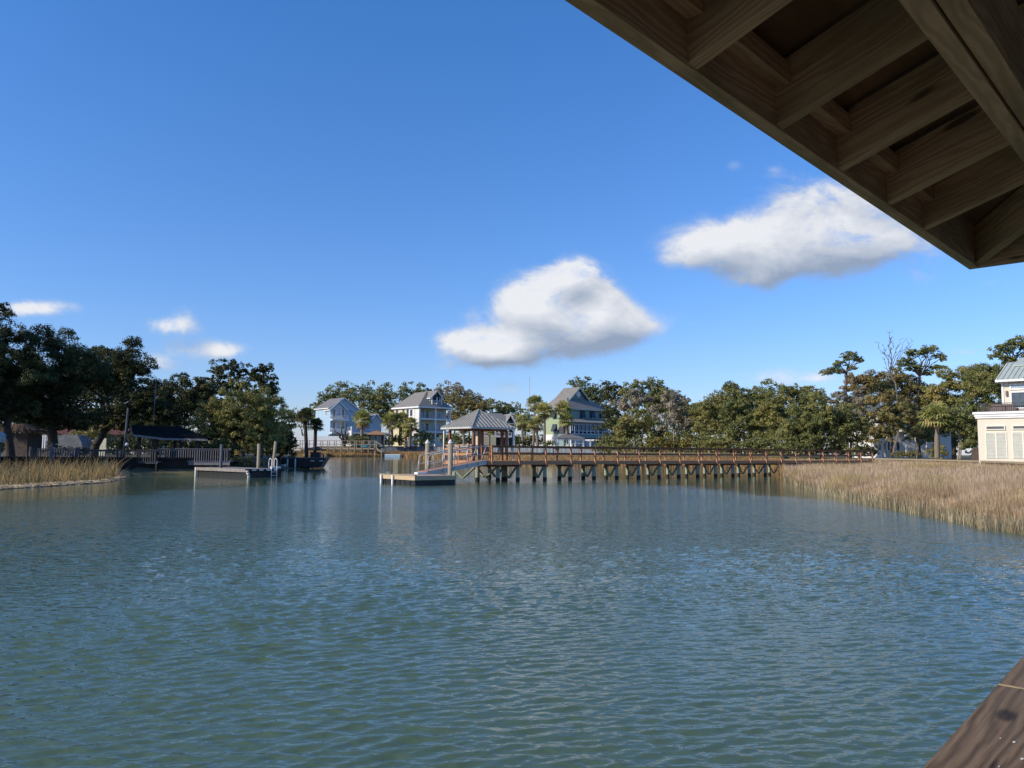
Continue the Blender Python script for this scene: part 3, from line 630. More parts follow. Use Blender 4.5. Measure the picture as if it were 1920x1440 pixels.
def capped(pos, top, label, r=.13, cap=True, mat=None, lean=(0, 0), cat='piling', group=None, name='piling'):
    o = thing(name, (pos[0], pos[1], 0), 0, label, cat, group); m = MB()
    m.cyl((-lean[0]*.3, 0, -1.5), (lean[0], lean[1], top-(.13 if cap else 0)), r*1.03, r, 12); m.build('shaft', mat or M_PILE, o, True)
    if cap:
        m = MB(); m.cyl((lean[0], lean[1], top-.14), (lean[0], lean[1], top-.08), r*1.12, r*1.12, 12); m.cyl((lean[0], lean[1], top-.08), (lean[0], lean[1], top+.08), r*1.1, .02, 12); m.build('cap', M_WHITE, o, True)
    return o
capped(a2w(K, 2.68, .85), 2.28, 'tall mooring pile with white cap in front of the gangway', group='mooring piles with white caps')
capped(a2w(K, 3.2, 3.95), 2.30, 'mooring pile with white cap behind the gangway handrails', group='mooring piles with white caps')
capped(P(851.5, 880, 41.6), .68, 'short pale stub pile beside the float corner', r=.09, cap=False, mat=M_GREEN)
# ------------------------------------------------------------------ houses
class House:
    """local frame: x along the front (to the right), y away from the viewer, z up; placed by its near left corner"""
    def __init__(s, name, px0, D, theta, base_py, label, cat='house', zfix=None, group=None):
        s.D = D; s.th = R(theta); s.X = gx(px0, D); s.z0 = P(px0, base_py, D).z if zfix is None else zfix
        s.o = thing(name, (s.X, D, s.z0), s.th, label, cat, group); s.px0 = px0
    def fx(s, px, y=0.0):                 # local x on the plane local y=y seen at column px
        u = (px-960)/F; c, n = math.cos(s.th), math.sin(s.th); X = s.X-y*n; D = s.D+y*c
        return (u*D-X)/(c-u*n)
    def ly(s, px, x=0.0):
        u = (px-960)/F; c, n = math.cos(s.th), math.sin(s.th); X = s.X+x*c; D = s.D+x*n
        return (X-u*D)/(n+u*c)
    def z(s, py, x=0.0, y=0.0, px=None):
        D = s.D+x*math.sin(s.th)+y*math.cos(s.th); X = s.X+x*math.cos(s.th)-y*math.sin(s.th)
        return P(960+F*X/D, py, D).z-s.z0
    def box(s, name, mat, *b, parent=None):
        m = MB(); m.box(*b); return m.build(name, mat, parent or s.o)
    def win(s, x0, x1, z0, z1, face='front', at=0.0, frame=M_WHITE, pane=M_GLASS, t=.16, name='window', mull=0, hm=0):
        """a framed opening standing proud of the wall plane; face front: plane y=at, left: plane x=at"""
        d = .10
        def bx(m, a, c, e, g, o0, o1):
            if face == 'front': m.box(a, c, at-o1, at-o0, e, g)
            else: m.box(at-o1, at-o0, a, c, e, g)
        m = MB(); bx(m, x0, x0+t, z0, z1, .0, d); bx(m, x1-t, x1, z0, z1, .0, d); bx(m, x0+t, x1-t, z0, z0+t, .0, d); bx(m, x0+t, x1-t, z1-t, z1, .0, d)
        for i in range(mull): xm = x0+(x1-x0)*(i+1)/(mull+1); bx(m, xm-t*.35, xm+t*.35, z0+t, z1-t, 0, d*.9)
        for i in range(hm): zm = z0+(z1-z0)*(i+1)/(hm+1); bx(m, x0+t, x1-t, zm-t*.3, zm+t*.3, 0, d*.8)
        f = m.build(name, frame, s.o); m = MB(); bx(m, x0+t*.8, x1-t*.8, z0+t*.8, z1-t*.8, .01, .05); m.build('pane', pane, f); return f
    def shutter(s, x0, x1, z0, z1, face='front', at=0.0, mat=None):
        m = MB(); 
        if face == 'front': m.poly([(x0, at-.05, z1), (x1, at-.05, z1), (x1, at-.75, z0), (x0, at-.75, z0)], (0, -.06, 0))
        else: m.poly([(at-.05, x0, z1), (at-.05, x1, z1), (at-.75, x1, z0), (at-.75, x0, z0)], (-.06, 0, 0))
        m.build('shutter', mat or M_NAVY, s.o)
        m = MB(); m.box(x0+.05, x1-.05, at-.04, at-.005, z0-.1, z1-.05) if face == 'front' else m.box(at-.04, at-.005, x0+.05, x1-.05, z0-.1, z1-.05); m.build('window', M_GLASS, s.o)
    def rail(s, pts, z, h=1.1, mat=M_WHITE, pick=.35, name='balcony_rail'):
        m = MB(); q = .05
        for a, c in zip(pts[:-1], pts[1:]):
            a = Vector((*a, z)); c = Vector((*c, z)); m.beam(a+Vector((0, 0, h)), c+Vector((0, 0, h)), .1, .09); m.beam(a+Vector((0, 0, .12)), c+Vector((0, 0, .12)), .06, .07)
            L_ = (c-a).length; n = max(1, int(L_/pick))
            for i in range(n+1): p = a.lerp(c, i/n); w = .12 if i in (0, n) else q; m.box(p.x-w/2, p.x+w/2, p.y-w/2, p.y+w/2, z+.02, z+h-.02)
        return m.build(name, mat, s.o)
    def gable_y(s, x0, x1, y0, y1, ze, zp, mat, th=.25, ov=.5, xp=None, name='roof', trim=M_WHITE):
        """roof with its ridge along y"""
        xp = (x0+x1)/2 if xp is None else xp; m = MB(); sl0 = (zp-ze)/(xp-x0); sl1 = (zp-ze)/(x1-xp)
        a = (x0-ov, ze-ov*sl0); b = (x1+ov, ze-ov*sl1)
        m.poly([(a[0], y0-ov, a[1]), (xp, y0-ov, zp), (xp, y1+ov, zp), (a[0], y1+ov, a[1])], (0, 0, th)); m.poly([(b[0], y0-ov, b[1]), (b[0], y1+ov, b[1]), (xp, y1+ov, zp), (xp, y0-ov, zp)], (0, 0, th))
        r = m.build(name, mat, s.o); m = MB(); m.beam((a[0], y0-ov-.04, a[1]), (xp, y0-ov-.04, zp), .08, .35); m.beam((b[0], y0-ov-.045, b[1]), (xp, y0-ov-.045, zp), .08, .35); m.beam((a[0]-.03, y0-ov, a[1]+.05), (a[0]-.03, y1+ov, a[1]+.05), .08, .3); m.build('trim', trim, r)
        return r
    def body(s, x0, x1, y0, y1, z0, z1, mat, zp=None, xp=None, name='wall'):
        m = MB(); m.box(x0, x1, y0, y1, z0, z1)
        if zp is not None:
            xp = (x0+x1)/2 if xp is None else xp; m.poly([(x0+.02, y0+.002, z1+.002), (x1-.02, y0+.002, z1+.002), (xp, y0+.002, zp)], (0, y1-y0-.004, 0))
        return m.build(name, mat, s.o)

M_NAVY = pmat('dark_shutter', (.035, .05, .09), (.025, .035, .06), 3, .6)
M_BLUE = pmat('pale_blue_siding', (.35, .49, .60), (.31, .44, .55), 3, .7, (1, 1, 14))
M_CREAM = pmat('yellow_cream_siding', (.62, .55, .34), (.56, .49, .30), 3, .7, (1, 1, 12))
M_SAGE = pmat('sage_green_siding', (.34, .41, .24), (.29, .36, .21), 3, .7, (1, 1, 12))
M_SAGE_SHADE = pmat('shaded_sage_siding', (.22, .34, .32), (.19, .30, .28), 3, .7, (1, 1, 12))  # the green siding with the front's shadow put into its colour
M_SHING = pmat('grey_shingles', (.20, .20, .205), (.14, .14, .145), 2.5, .95)
M_SHING2 = pmat('warm_grey_shingles', (.24, .225, .20), (.17, .16, .145), 2.5, .95)
M_CURT = pmat('curtained_glass', (.42, .50, .58), (.22, .28, .34), .8, .25, spec=.7)
M_WALLW = pmat('white_render', (.72, .71, .67), (.66, .65, .61), 1.5, .7)

# ---- blue house
h = House('blue_house', 620, 280, 40, 836, 'pale blue three storey house with white balconies and grey gable roof'); o = h.o
ze = h.z(764); Ly = h.ly(592); xw = h.fx(650); xm = h.fx(674); zb = h.z(821)
h.body(0, xm, 1.2, Ly, zb, ze, M_BLUE, zp=h.z(747.5, xm/2, 1)); h.body(0, xw, 0, 1.2, h.z(815), ze-.6, M_BLUE, zp=h.z(755, xw/2, 0), name='gable_wing')
h.body(.1, xm-.1, 1.3, Ly-.1, -1, zb, M_WALLW, name='ground_floor'); h.box('garage_shade_panel', M_SHADE, .5, xw+3, 1.15, 1.29, .1, zb-.4)  # flat dark panel painted as the shade of the garage opening
h.gable_y(0, xm, 1.2, Ly, ze, h.z(746.5, xm/2, 1), M_SHING); h.gable_y(0, xw, 0, 4, ze-.6, h.z(754, xw/2, 0)+.1, M_SHING, ov=.45, name='wing_roof')
# arched window, big window groups, balconies
m = MB(); xc = xw/2; zc = h.z(763.5); pts = [(xc+1.0*math.cos(R(a)), -.12, zc+.95*math.sin(R(a))) for a in range(0, 181, 15)]; m.poly(pts, (0, .1, 0)); f = m.build('arched_window', M_WHITE, o)
m = MB(); pts = [(xc+.7*math.cos(R(a)), -.16, zc+.12+.62*math.sin(R(a))) for a in range(0, 181, 15)]; m.poly(pts, (0, .03, 0)); m.build('pane', M_CURT, f)
for (a, c, pa) in ((.12, .32, M_GLASS), (.34, .66, M_CURT), (.68, .88, M_GLASS)):
    h.win(xw*a, xw*c, h.z(784), h.z(766), pane=pa, mull=0); h.win(xw*a, xw*c, h.z(805), h.z(789.5), pane=pa)
for zz in (h.z(786.5), h.z(811)):
    h.box('balcony_floor', M_WHITE, -.2, xw+.2, -1.9, -.01, zz-.35, zz); h.rail([(-.1, -.1), (-.1, -1.8), (xw+.1, -1.8), (xw+.1, -.1)], zz, 1.5)
for px, y0_, y1_ in ((612, 766, 779), (605, 790, 802)):
    a = h.ly(px); h.win(a-.5, a+.5, h.z(y1_, 0, a), h.z(y0_, 0, a), 'left', 0.0)
# lower rooms to the right, with their own shallow roofs, and the deck in front
x2 = h.fx(712); y2 = 2.0
h.body(xm+.01, x2-1, y2, Ly, 0, h.z(795, xm, y2), M_BLUE, name='low_wing'); 
m = MB(); m.poly([(xw, 1.15, h.z(767, xw, 0)), (x2-5, 1.15, h.z(784, x2-5, 0)), (x2-5, Ly, h.z(778, x2-5, 8)), (xw, Ly, h.z(760, xw, 8))], (0, 0, .25)); m.build('lean_to_roof', M_SHING, o)
gx0_, gx1_ = h.fx(694, -1), h.fx(716, -1)
h.body(gx0_, gx1_, -1, 5, 0, h.z(787, gx0_, -1), M_BLUE, zp=h.z(776.5, gx0_, -1), name='garden_room'); h.gable_y(gx0_, gx1_, -1, 5, h.z(787, gx0_, -1), h.z(776, gx0_, -1), M_SHING, ov=.6, name='garden_room_roof')
h.box('dark_window_band', M_GLASS, xw+2.0, gx0_-.1, y2-.1, y2-.01, h.z(805, xw, 0), h.z(791, xw, 0))
for i in range(4): x = xw+2.0+i*(gx0_-xw-2.4)/3; h.box('window_post', M_WHITE, x, x+.35, y2-.16, y2-.1, h.z(806, xw, 0), h.z(790, xw, 0))
x3 = h.fx(740, -5); zd = h.z(811, xw+6, -4)
h.box('deck', M_WHITE, xw+.3, x3, -4.2, y2-.2, zd-.5, zd); h.rail([(xw+.5, -4.1), (x3-.1, -4.1)], zd, 1.3, pick=.6); 
for i in range(6): x = xw+.6+i*(x3-xw-1)/5; h.box('deck_post', M_WHITE, x, x+.3, -4.0, -3.7, -1, zd-.5)
h.box('stair_panel', M_WHITE, xw-.1, xw+.25, -4.1, -.2, 0, h.z(800, xw, -2))

# ---- yellow house
h = House('yellow_house', 786, 270, 40, 837, 'cream yellow house with stacked white porches and dormer in hipped grey roof'); o = h.o
ze = h.z(763.5); Ly = h.ly(739); xr = h.fx(845); pd = 2.6; zg = h.z(812)
h.body(0, xr, pd, Ly, 0, ze, M_CREAM); h.box('ground_shade_panel', M_SHADE, 1.5, xr-.4, pd-.1, pd-.01, .2, zg-.5)  # thin dark sheet stands for the shade below the porches
h.box('porch_cheek_wall', M_WALLW, -.0, .25, .1, pd-.1, zg, ze); h.box('rear_wing_wall', M_WALLW, -.08, -.005, pd, pd+3.6, .1, ze-.1)
m = MB(); ov = .7; C4 = [(-ov, -ov), (xr+ov, -ov), (xr+ov, Ly+ov), (-ov, Ly+ov)]; zr = h.z(735.5, xr/2, 4); ra = (xr/2, 5.5); rb = (xr/2, Ly-3)
m.poly([(*C4[0], ze), (*C4[1], ze), (*ra, zr)], (0, 0, .3)); m.poly([(*C4[1], ze), (*C4[2], ze), (*rb, zr), (*ra, zr)], (0, 0, .3)); m.poly([(*C4[2], ze), (*C4[3], ze), (*rb, zr)], (0, 0, .3)); m.poly([(*C4[3], ze), (*C4[0], ze), (*ra, zr), (*rb, zr)], (0, 0, .3))
r = m.build('roof', M_SHING2, o); m = MB()
for i in range(4): m.beam((*C4[i], ze+.08), (*C4[(i+1) % 4], ze+.08), .12, .5)
m.build('trim', M_WHITE, r)
# dormer
dx0, dx1 = h.fx(808, 1), h.fx(827, 1); zdb = h.z(759, dx0, 1); zde = h.z(744, dx0, 1); zdp = h.z(732.5, dx0, 1)
h.body(dx0, dx1, 1.6, 6.5, zdb-1, zde, M_WALLW, zp=zdp-.2, name='dormer_wall'); h.gable_y(dx0, dx1, .9, 8, zde, zdp, M_SHING2, th=.2, ov=.6, name='dormer_roof')
h.box('dormer_shade_panel', M_SHADE, dx0+.5, dx1-.5, 1.5, 1.59, zdb, zde+.9); h.box('dormer_floor', M_WHITE, dx0, dx1, .3, 1.6, zdb-.2, zdb); h.rail([(dx0+.05, .4), (dx1-.05, .4)], zdb, 1.5, pick=.4)  # dark panel paints the shade behind the dormer rail
for x in (dx0, (dx0+dx1)/2-.1, dx1-.3): h.box('dormer_post', M_WHITE, x, x+.28, .4, .68, zdb, zde)
h.box('dormer_brace', M_WHITE, dx0-.9, dx0-.05, .5, .8, zde-.5, zde-.2)
for (yd, yt) in ((785, 774), (809, 799)):
    zf_ = h.z(yd, xr/2, 0); zt_ = h.z(yt, xr/2, 0)
    h.box('porch_floor', M_WHITE, 0, xr, 0, pd, zf_-.5, zf_); h.rail([(.1, .12), (xr-.1, .12)], zf_, zt_-zf_, pick=.35, mat=pmat('blue_grey_rail', (.42, .50, .60), (.36, .44, .54), 2, .6), name='porch_rail')
    hh_ = 2.9
    for a, c, pa in ((.06, .16, M_CURT), (.22, .30, M_GLASS), (.34, .44, M_NAVY), (.58, .72, M_CURT), (.76, .82, M_GLASS), (.88, .95, M_CURT)):
        h.win(xr*a, xr*c, zf_+.1, zf_+hh_, at=pd, pane=pa, frame=M_WALLW)
for px in (786.5, 816.5, 844):
    x = h.fx(px); h.box('porch_post', M_WHITE, x-.05, x+.45, -.05, .4, 0, ze-.02)
    m = MB(); m.beam((x-1.8, .1, zg-.7), (x+.1, .1, zg-2.9), .2, .25); m.beam((x+2.2, .1, zg-.7), (x+.3, .1, zg-2.9), .2, .25); m.build('post_brace', M_WHITE, o)
for px in (745, 757, 765, 772):
    a = h.ly(px); h.win(a-.9, a+.9, h.z(781, 0, a), h.z(767, 0, a), 'left', -.08 if a < pd+3.6 else 0.0, pane=M_NAVY)
h.box('garage_door', M_WALLW, xr*.35, xr*.9, pd-.2, pd-.11, .2, 3.2)

# ---- grey roofed house behind the pierhead roof
h = House('grey_roofed_house', 905, 230, 14, 838, 'low house with grey shingle gable roof and white porch behind the pierhead roof'); o = h.o
xr = h.fx(966); ze = h.z(792); zr = h.z(774.5)
h.body(0, xr, 2.5, 11, 0, ze, M_SHADE, name='shaded_wall'); h.gable_y(h.fx(948), xr, 0, 11, ze, h.z(776), M_SHING2, ov=.5, name='gable_roof')
m = MB(); m.poly([(-.8, -.3, ze), (h.fx(958), -.3, ze), (h.fx(950), 6, zr), (.5, 6, zr)], (0, 0, .3)); m.poly([(-.8, 12, ze), (.5, 6, zr), (h.fx(950), 6, zr), (h.fx(958), 12, ze)], (0, 0, .3)); m.build('roof', M_SHING, o)
h.box('porch_beam', M_WHITE, 0, xr, 0, .3, ze-.4, ze-.05); h.box('porch_floor', M_WHITE, 0, xr-1, -.4, 2.4, h.z(817)-.4, h.z(817)); h.rail([(0, -.2), (xr-1, -.2)], h.z(817), 1.0, pick=.5)
for i in range(6): x = i*(xr-.3)/5; h.box('porch_post', M_WHITE, x, x+.28, 0, .28, 0, ze-.4)
for i in range(4): x = 1+i*2.2; h.win(x, x+1.1, h.z(812), h.z(797), at=2.5)
h.body(-1.5, xr*.35, -3, 2, 0, h.z(818), M_CREAM, name='cream_base')

# ---- green house
h = House('green_house', 1068, 190, 40, 838, 'three storey green house with dark shutters, gabled roof and long screened porch'); o = h.o
Ly = h.ly(1024); xr = h.fx(1132); ze = h.z(767); zlow = h.z(817)
h.body(0, xr, 0, Ly, zlow, ze, M_SAGE); h.body(.02, xr-.02, .02, Ly-.02, -.5, zlow, M_WALLW, name='ground_floor')
h.box('front_shade_sheet', M_SAGE_SHADE, .01, xr-.01, -.03, -.003, h.z(790), ze-.05)  # sheet over the green wall, coloured as the wall in shadow
ov = .7; zs = h.z(749, 3, 3); C4 = [(-ov, -ov), (xr+ov, -ov), (xr+ov, Ly+ov), (-ov, Ly+ov)]; ux0, ux1, uy0, uy1 = 1.2, xr-2.6, 2.2, Ly-1.5
I4 = [(ux0, uy0), (ux1, uy0), (ux1, uy1), (ux0, uy1)]; m = MB()
for i in range(4): j = (i+1) % 4; m.poly([(*C4[i], ze), (*C4[j], ze), (*I4[j], zs), (*I4[i], zs)], (0, 0, .22))
r = m.build('skirt_roof', M_SHING2, o); m = MB()
for i in range(4): m.beam((*C4[i], ze+.05), (*C4[(i+1) % 4], ze+.05), .1, .35)
m.build('trim', pmat('sage_trim', (.5, .55, .45), None, 3, .6), r)
uzb = h.z(753, ux0, uy0); uzp = h.z(727.5, (ux0+ux1)/2, uy0)
h.body(ux0+.3, ux1-.3, uy0+.2, uy1, zs-.4, uzb, M_SAGE_SHADE, zp=uzp-.4, name='upper_gable'); h.gable_y(ux0, ux1, uy0, uy1, uzb, uzp, M_SHING2, ov=.6, name='upper_roof', trim=pmat('sage_trim', (.5, .55, .45)))
m = MB(); xc = (ux0+ux1)/2; zc = h.z(739, xc, uy0); m.cyl((xc, uy0-.05, zc), (xc, uy0+.25, zc), .75, .75, 14); m.build('round_vent', M_WHITE, o)
h.box('gable_band', pmat('sage_trim', (.5, .55, .45)), ux0-.3, ux1+.3, uy0+.0, uy0+.19, uzb-.35, uzb-.02)
for px in (1091.5, 1109.5, 1127):
    x = h.fx(px); h.win(x-.75, x+.85, h.z(785, x, 0), h.z(770, x, 0), at=-.03, frame=M_SAGE_SHADE, pane=M_NAVY); h.shutter(x-.65, x+.75, h.z(784, x, 0), h.z(770.5, x, 0), at=-.10)
for px, a_, c_ in ((1040, 783, 769), (1041, 809, 795), (1054, 809, 797)):
    y = h.ly(px); h.shutter(y-.75, y+.75, h.z(c_+14, 0, y), h.z(c_, 0, y), 'left', 0.0)
h.box('floor_band', M_WHITE, -.12, -.003, 0, Ly, zlow-.1, zlow+.35)
for y0_, y1_ in ((1.5, 4.5), (6, 8.5)): h.box('garage_door', M_WHITE, -.1, -.004, y0_, y1_, .3, 2.6)
# screened porch
PD = -4.2; px0_, px1_ = h.fx(1070, PD), h.fx(1145, PD); zpt, zpb = h.z(792.5, px0_, PD), h.z(813.5, px0_, PD)
m = MB(); m.poly([(px0_-.4, PD-.5, zpt), (px1_+.4, PD-.5, zpt), (px1_+.4, -.05, zpt+1.0), (px0_-.4, -.05, zpt+1.0)], (0, 0, .25)); m.build('porch_roof', M_SHING2, o)
h.box('porch_floor', M_SAGE_SHADE, px0_, px1_, PD, -.06, zpb-.9, zpb-.02); h.box('porch_shade_box', M_SHADE, px0_+.3, px1_-.3, PD+.35, -.1, zpb, zpt-.05)  # solid dark box paints the shade behind the screens
m = MB(); zm = h.z(808, px0_, PD)
for i in range(11): x = px0_+i*(px1_-px0_-.2)/10; m.box(x, x+.24, PD-.02, PD+.2, zpb, zpt)
for i in range(10): x = px0_+(i+.5)*(px1_-px0_-.2)/10; m.box(x+.04, x+.16, PD+.02, PD+.14, zm+.2, zpt-.5)
for zz in (zpb, zm, zpt-.42, zpt-.12): m.box(px0_-.02, px1_+.02, PD-.04, PD+.18, zz-.02, zz+.16)
m.build('porch_screen_frame', pmat('blue_white_frame', (.55, .60, .68), (.5, .55, .62), 2, .5), o)
h.box('porch_base_wall', M_SAGE_SHADE, px0_+.2, px1_, PD+.5, -.1, -.5, zpb-.95)
for px in (1082, 1104, 1118, 1130): x = h.fx(px, PD+.5); h.win(x-.9, x+.9, .2, zpb-1.3, at=PD+.5, pane=M_CURT, mull=1)
for px in (1072, 1096, 1120, 1143): x = h.fx(px, PD); h.box('porch_post', M_WHITE, x-.15, x+.15, PD, PD+.3, -.5, zpb-.9)

# ---- small shelters, boat lift and pergola on the far bank
h = House('garden_gazebo', 1046, 176, 14, 838, 'small grey roofed gazebo with white posts in front of green house', 'gazebo'); w = h.fx(1095)
ze = h.z(821.5); hiproof(h.o, [(-.3, -.3), (w+.3, -.3), (w+.3, 4.2), (-.3, 4.2)], ze, h.z(810.5), M_SHING, name='roof')
for x, y in ((0, 0), (w*.33, 0), (w*.66, 0), (w-.2, 0), (0, 3.8), (w-.2, 3.8)): h.box('post', M_WHITE, x, x+.2, y, y+.2, -1.5, ze)
h.box('beam', M_WHITE, 0, w, -.03, .17, ze-.3, ze); h.rail([(0, .1), (w, .1)], h.z(832.5), .9, pick=.4)
h.box('deck', M_WHITE, -.2, w+.2, -.4, 4, h.z(838)-.3, h.z(838))
h = House('pergola', 1106, 174, 14, 838, 'flat white pergola beside the small grey gazebo', 'pergola'); w = h.fx(1141)
for i in range(5): x = i*(w-.15)/4; h.box('beam', M_WHITE, x, x+.14, -.1, 3, h.z(824)-.2, h.z(824))
h.box('cross_beam', M_WHITE, -.3, w+.3, 0, .18, h.z(824)-.45, h.z(824)-.21)
for x in (0.1, w*.5, w-.3): h.box('post', M_WHITE, x, x+.2, 0, .2, -1.5, h.z(824)-.45)

def boat(px0, px1, D, zb, hh, label, group=None, hullmat=None, name='motor_boat', rz=0, console=True):
    L_ = (px1-px0)/F*D; o = thing(name, (gx(px0, D), D, zb), rz, label, 'boat', group); m = MB(); st = []
    for i in range(9):
        t = i/8; wd = L_*.16*(1-max(0, t-.55)**2*4.6); sh = hh*(1+.35*t*t); kz = hh*.0+max(0, t-.8)*hh*2.2
        st.append([(t*L_, -wd, sh), (t*L_*.99, -wd*.75, kz+hh*.3), (t*L_*.98, 0, kz), (t*L_*.99, wd*.75, kz+hh*.3), (t*L_, wd, sh)])
    vs = [p for s_ in st for p in s_]; fs = [(i*5+j, (i+1)*5+j, (i+1)*5+j+1, i*5+j+1) for i in range(8) for j in range(4)]+[(0, 1, 2, 3, 4)]
    fs += [(i*5+4, (i+1)*5+4, (i+1)*5, i*5) for i in range(8)]; m.add(vs, fs); m.build('hull', hullmat or M_WHITE, o)
    if console:
        m = MB(); m.box(L_*.4, L_*.52, -L_*.05, L_*.05, hh*1.05, hh*2.0); m.build('console', M_WHITE, o)
        m = MB(); m.box(-L_*.05, L_*.01, -L_*.035, L_*.035, hh*.4, hh*1.8); m.build('outboard_motor', M_BLACK, o)
    return o
boat(1078, 1112, 170, P(1090, 849, 170).z, .75, 'white open boat on its lift below the small gazebo')
o = thing('boat_lift', (gx(1072, 168), 168, 0), R(10), 'white timber boat lift under the small grey gazebo', 'boat lift')
for x in (0, 4.6):
    for y in (0, 3.6): m = MB(); m.box(x, x+.22, y, y+.22, -.5, P(1072, 838, 168).z-(0 if x else -.6)); m.build('post', M_WHITE, o)
m = MB(); z_ = P(1072, 844, 168).z; m.box(-.2, 5, -.05, -.01, z_-.25, z_+.05); m.box(-.2, 5, 3.83, 3.87, z_-.25, z_+.05); m.build('beam', M_WHITE, o)

# white house behind the right hand trees
h = House('white_house', 1690, 120, 12, 856, 'white house with porch columns half hidden behind the right hand trees'); xr = h.fx(1770); ze = h.z(776); o = h.o
h.body(-2, xr+3, 2, 10, -.5, ze, M_WALLW); h.gable_y(h.fx(1693), h.fx(1758), -.5, 4, h.z(774.5), h.z(757), M_SEAM, th=.12, ov=.4, name='porch_roof'); h.body(h.fx(1695), h.fx(1756), -.4, 4, h.z(776.5), h.z(774.5), M_WALLW, zp=h.z(758.5), name='porch_gable')
m = MB(); m.poly([(-2.5, 1.5, ze), (xr+3.5, 1.5, ze), (xr-1, 6, h.z(736)), (1, 6, h.z(736))], (0, 0, .15)); m.poly([(-2.5, 10.5, ze), (1, 6, h.z(736)), (xr-1, 6, h.z(736)), (xr+3.5, 10.5, ze)], (0, 0, .15)); m.build('roof', pmat('blue_grey_roof', (.38, .46, .52), (.32, .40, .46), 2, .5), o)
for px in (1697, 1716, 1736, 1755): x = h.fx(px); h.box('column', M_WHITE, x-.15, x+.15, -.3, 0, -.3, h.z(776.5))
zf_ = h.z(805); h.box('porch_floor', M_WHITE, h.fx(1693), h.fx(1758), -.4, 2, zf_-.3, zf_); h.rail([(h.fx(1695), -.2), (h.fx(1756), -.2)], zf_, .8, pick=.25)
for px in (1702, 1726, 1745): x = h.fx(px, 2); h.win(x-.45, x+.45, zf_+.3, zf_+1.9, at=2)
for px in (1648, 1665, 1682): x = h.fx(px, 2); h.win(x-.4, x+.4, .8, 2.4, at=2)

# ---- cream building at the right edge
h = House('cream_building', 1833, 62, -45, 860.5, 'cream rendered building with louvred shutters, roof terrace and pale green metal roof', 'building'); o = h.o
zc = h.z(773); M_CR = pmat('cream_render', (.68, .62, .50), (.64, .585, .47), 1.2, .75); M_LOUV = pmat('grey_louvre', (.50, .50, .43), (.45, .45, .39), 3, .6)
XR = 16.0
h.body(0, XR, 0, 9, -.4, zc, M_CR)
m = MB(); m.box(-.12, XR+.1, -.12, 9.1, zc-.50, zc-.36); m.box(-.18, XR+.1, -.18, 9.1, zc-.357, zc-.18); m.box(-.26, XR+.1, -.26, 9.1, zc-.177, zc); m.build('cornice', M_WHITE, o)
M_CRW = pmat('cream_white_trim', (.74, .70, .58), (.70, .66, .55), 2, .6)
for i in range(5):
    a = h.fx(1848.5)+i*h.fx(1898.5)-i*h.fx(1848.5); c = a+(h.fx(1885)-h.fx(1848.5)); z0_, z1_ = .05, h.z(812)
    m = MB(); m.box(a-.07, a, -.05, -.002, z0_, z1_+.07); m.box(c, c+.07, -.05, -.002, z0_, z1_+.07); m.box(a, c, -.05, -.002, z1_, z1_+.07); m.box((a+c)/2-.05, (a+c)/2+.05, -.055, -.002, z0_, z1_); f = m.build('louvred_shutter', M_CRW, o)
    m = MB(); n = 18
    for s_ in ((a, (a+c)/2-.05), ((a+c)/2+.05, c)):
        for j in range(n): zz = z0_+(z1_-z0_)*(j+.5)/n; m.poly([(s_[0], -.006, zz+.055), (s_[1], -.006, zz+.055), (s_[1], -.045, zz-.05), (s_[0], -.045, zz-.05)], (0, 0, .012))
    m.build('louvres', M_LOUV, f)
    h.win(a, c, h.z(806.5), h.z(798.5), frame=M_CRW, t=.07)
# terrace rail
zt0 = zc; m = MB(); x0_, x1_ = .15, 6.0
for (a, c) in (((x0_, .1), (x1_+9, .1)), ((x0_, .1), (x0_, 6))):
    m.beam((*a, zt0+.66), (*c, zt0+.66), .04, .04); m.beam((*a, zt0+.05), (*c, zt0+.05), .03, .03)
    L_ = math.hypot(c[0]-a[0], c[1]-a[1]); n = int(L_/.13)
    for i in range(n+1): x = a[0]+(c[0]-a[0])*i/n; y = a[1]+(c[1]-a[1])*i/n; w = .03 if i % 12 == 0 else .008; m.box(x-w, x+w, y-w, y+w, zt0+.003, zt0+.66)
m.build('terrace_rail', pmat('black_iron', (.05, .045, .045), (.03, .03, .03), 3, .6), o)
o2 = thing('outdoor_sofa', (h.X+.9*.707+.5*.707, 62-.9*.707+.5*.707, h.z0+zc), R(-45), 'brown wicker sofa on the roof terrace of the cream building', 'sofa'); MW = pmat('brown_wicker', (.20, .155, .14), (.13, .10, .09), 14, .8)
m = MB(); m.box(0, 1.55, 0, .1, .03, .6); m.build('backrest', MW, o2); m = MB(); m.box(0, 1.55, .103, .7, .03, .18); m.build('seat', MW, o2)
for x in (-.13, 1.553): m = MB(); m.box(x, x+.127, 0, .7, .03, .30); m.build('armrest', MW, o2)
# upper storey
ux = h.fx(1882, 2.5); ue = h.z(714, ux, 2.2)
h.body(ux, XR, 2.5, 8.5, zc, ue, M_CR, name='upper_wall'); h.box('corner_trim', M_WHITE, ux-.03, ux+.12, 2.44, 2.497, zc, ue)
wx = h.fx(1897, 2.5)
for i in range(4):
    a = wx+i*1.35; h.win(a, a+1.25, h.z(767, a, 2.5), h.z(734, a, 2.5), at=2.5, t=.11, name='glazed_door', pane=M_GLASS); h.win(a, a+1.25, h.z(731.5, a, 2.5), h.z(720, a, 2.5), at=2.5, t=.11, pane=M_CURT)
m = MB(); lx = h.fx(1891, 2.5); m.box(lx-.07, lx+.07, 2.36, 2.49, h.z(743, lx, 2.5), h.z(733, lx, 2.5)); m.build('wall_lantern', MW, o)
m = MB(); m.box(lx-.1, lx+.12, 2.3, 2.49, h.z(719, lx, 2.5), h.z(716.5, lx, 2.5)); m.build('floodlight', M_WHITE, o)
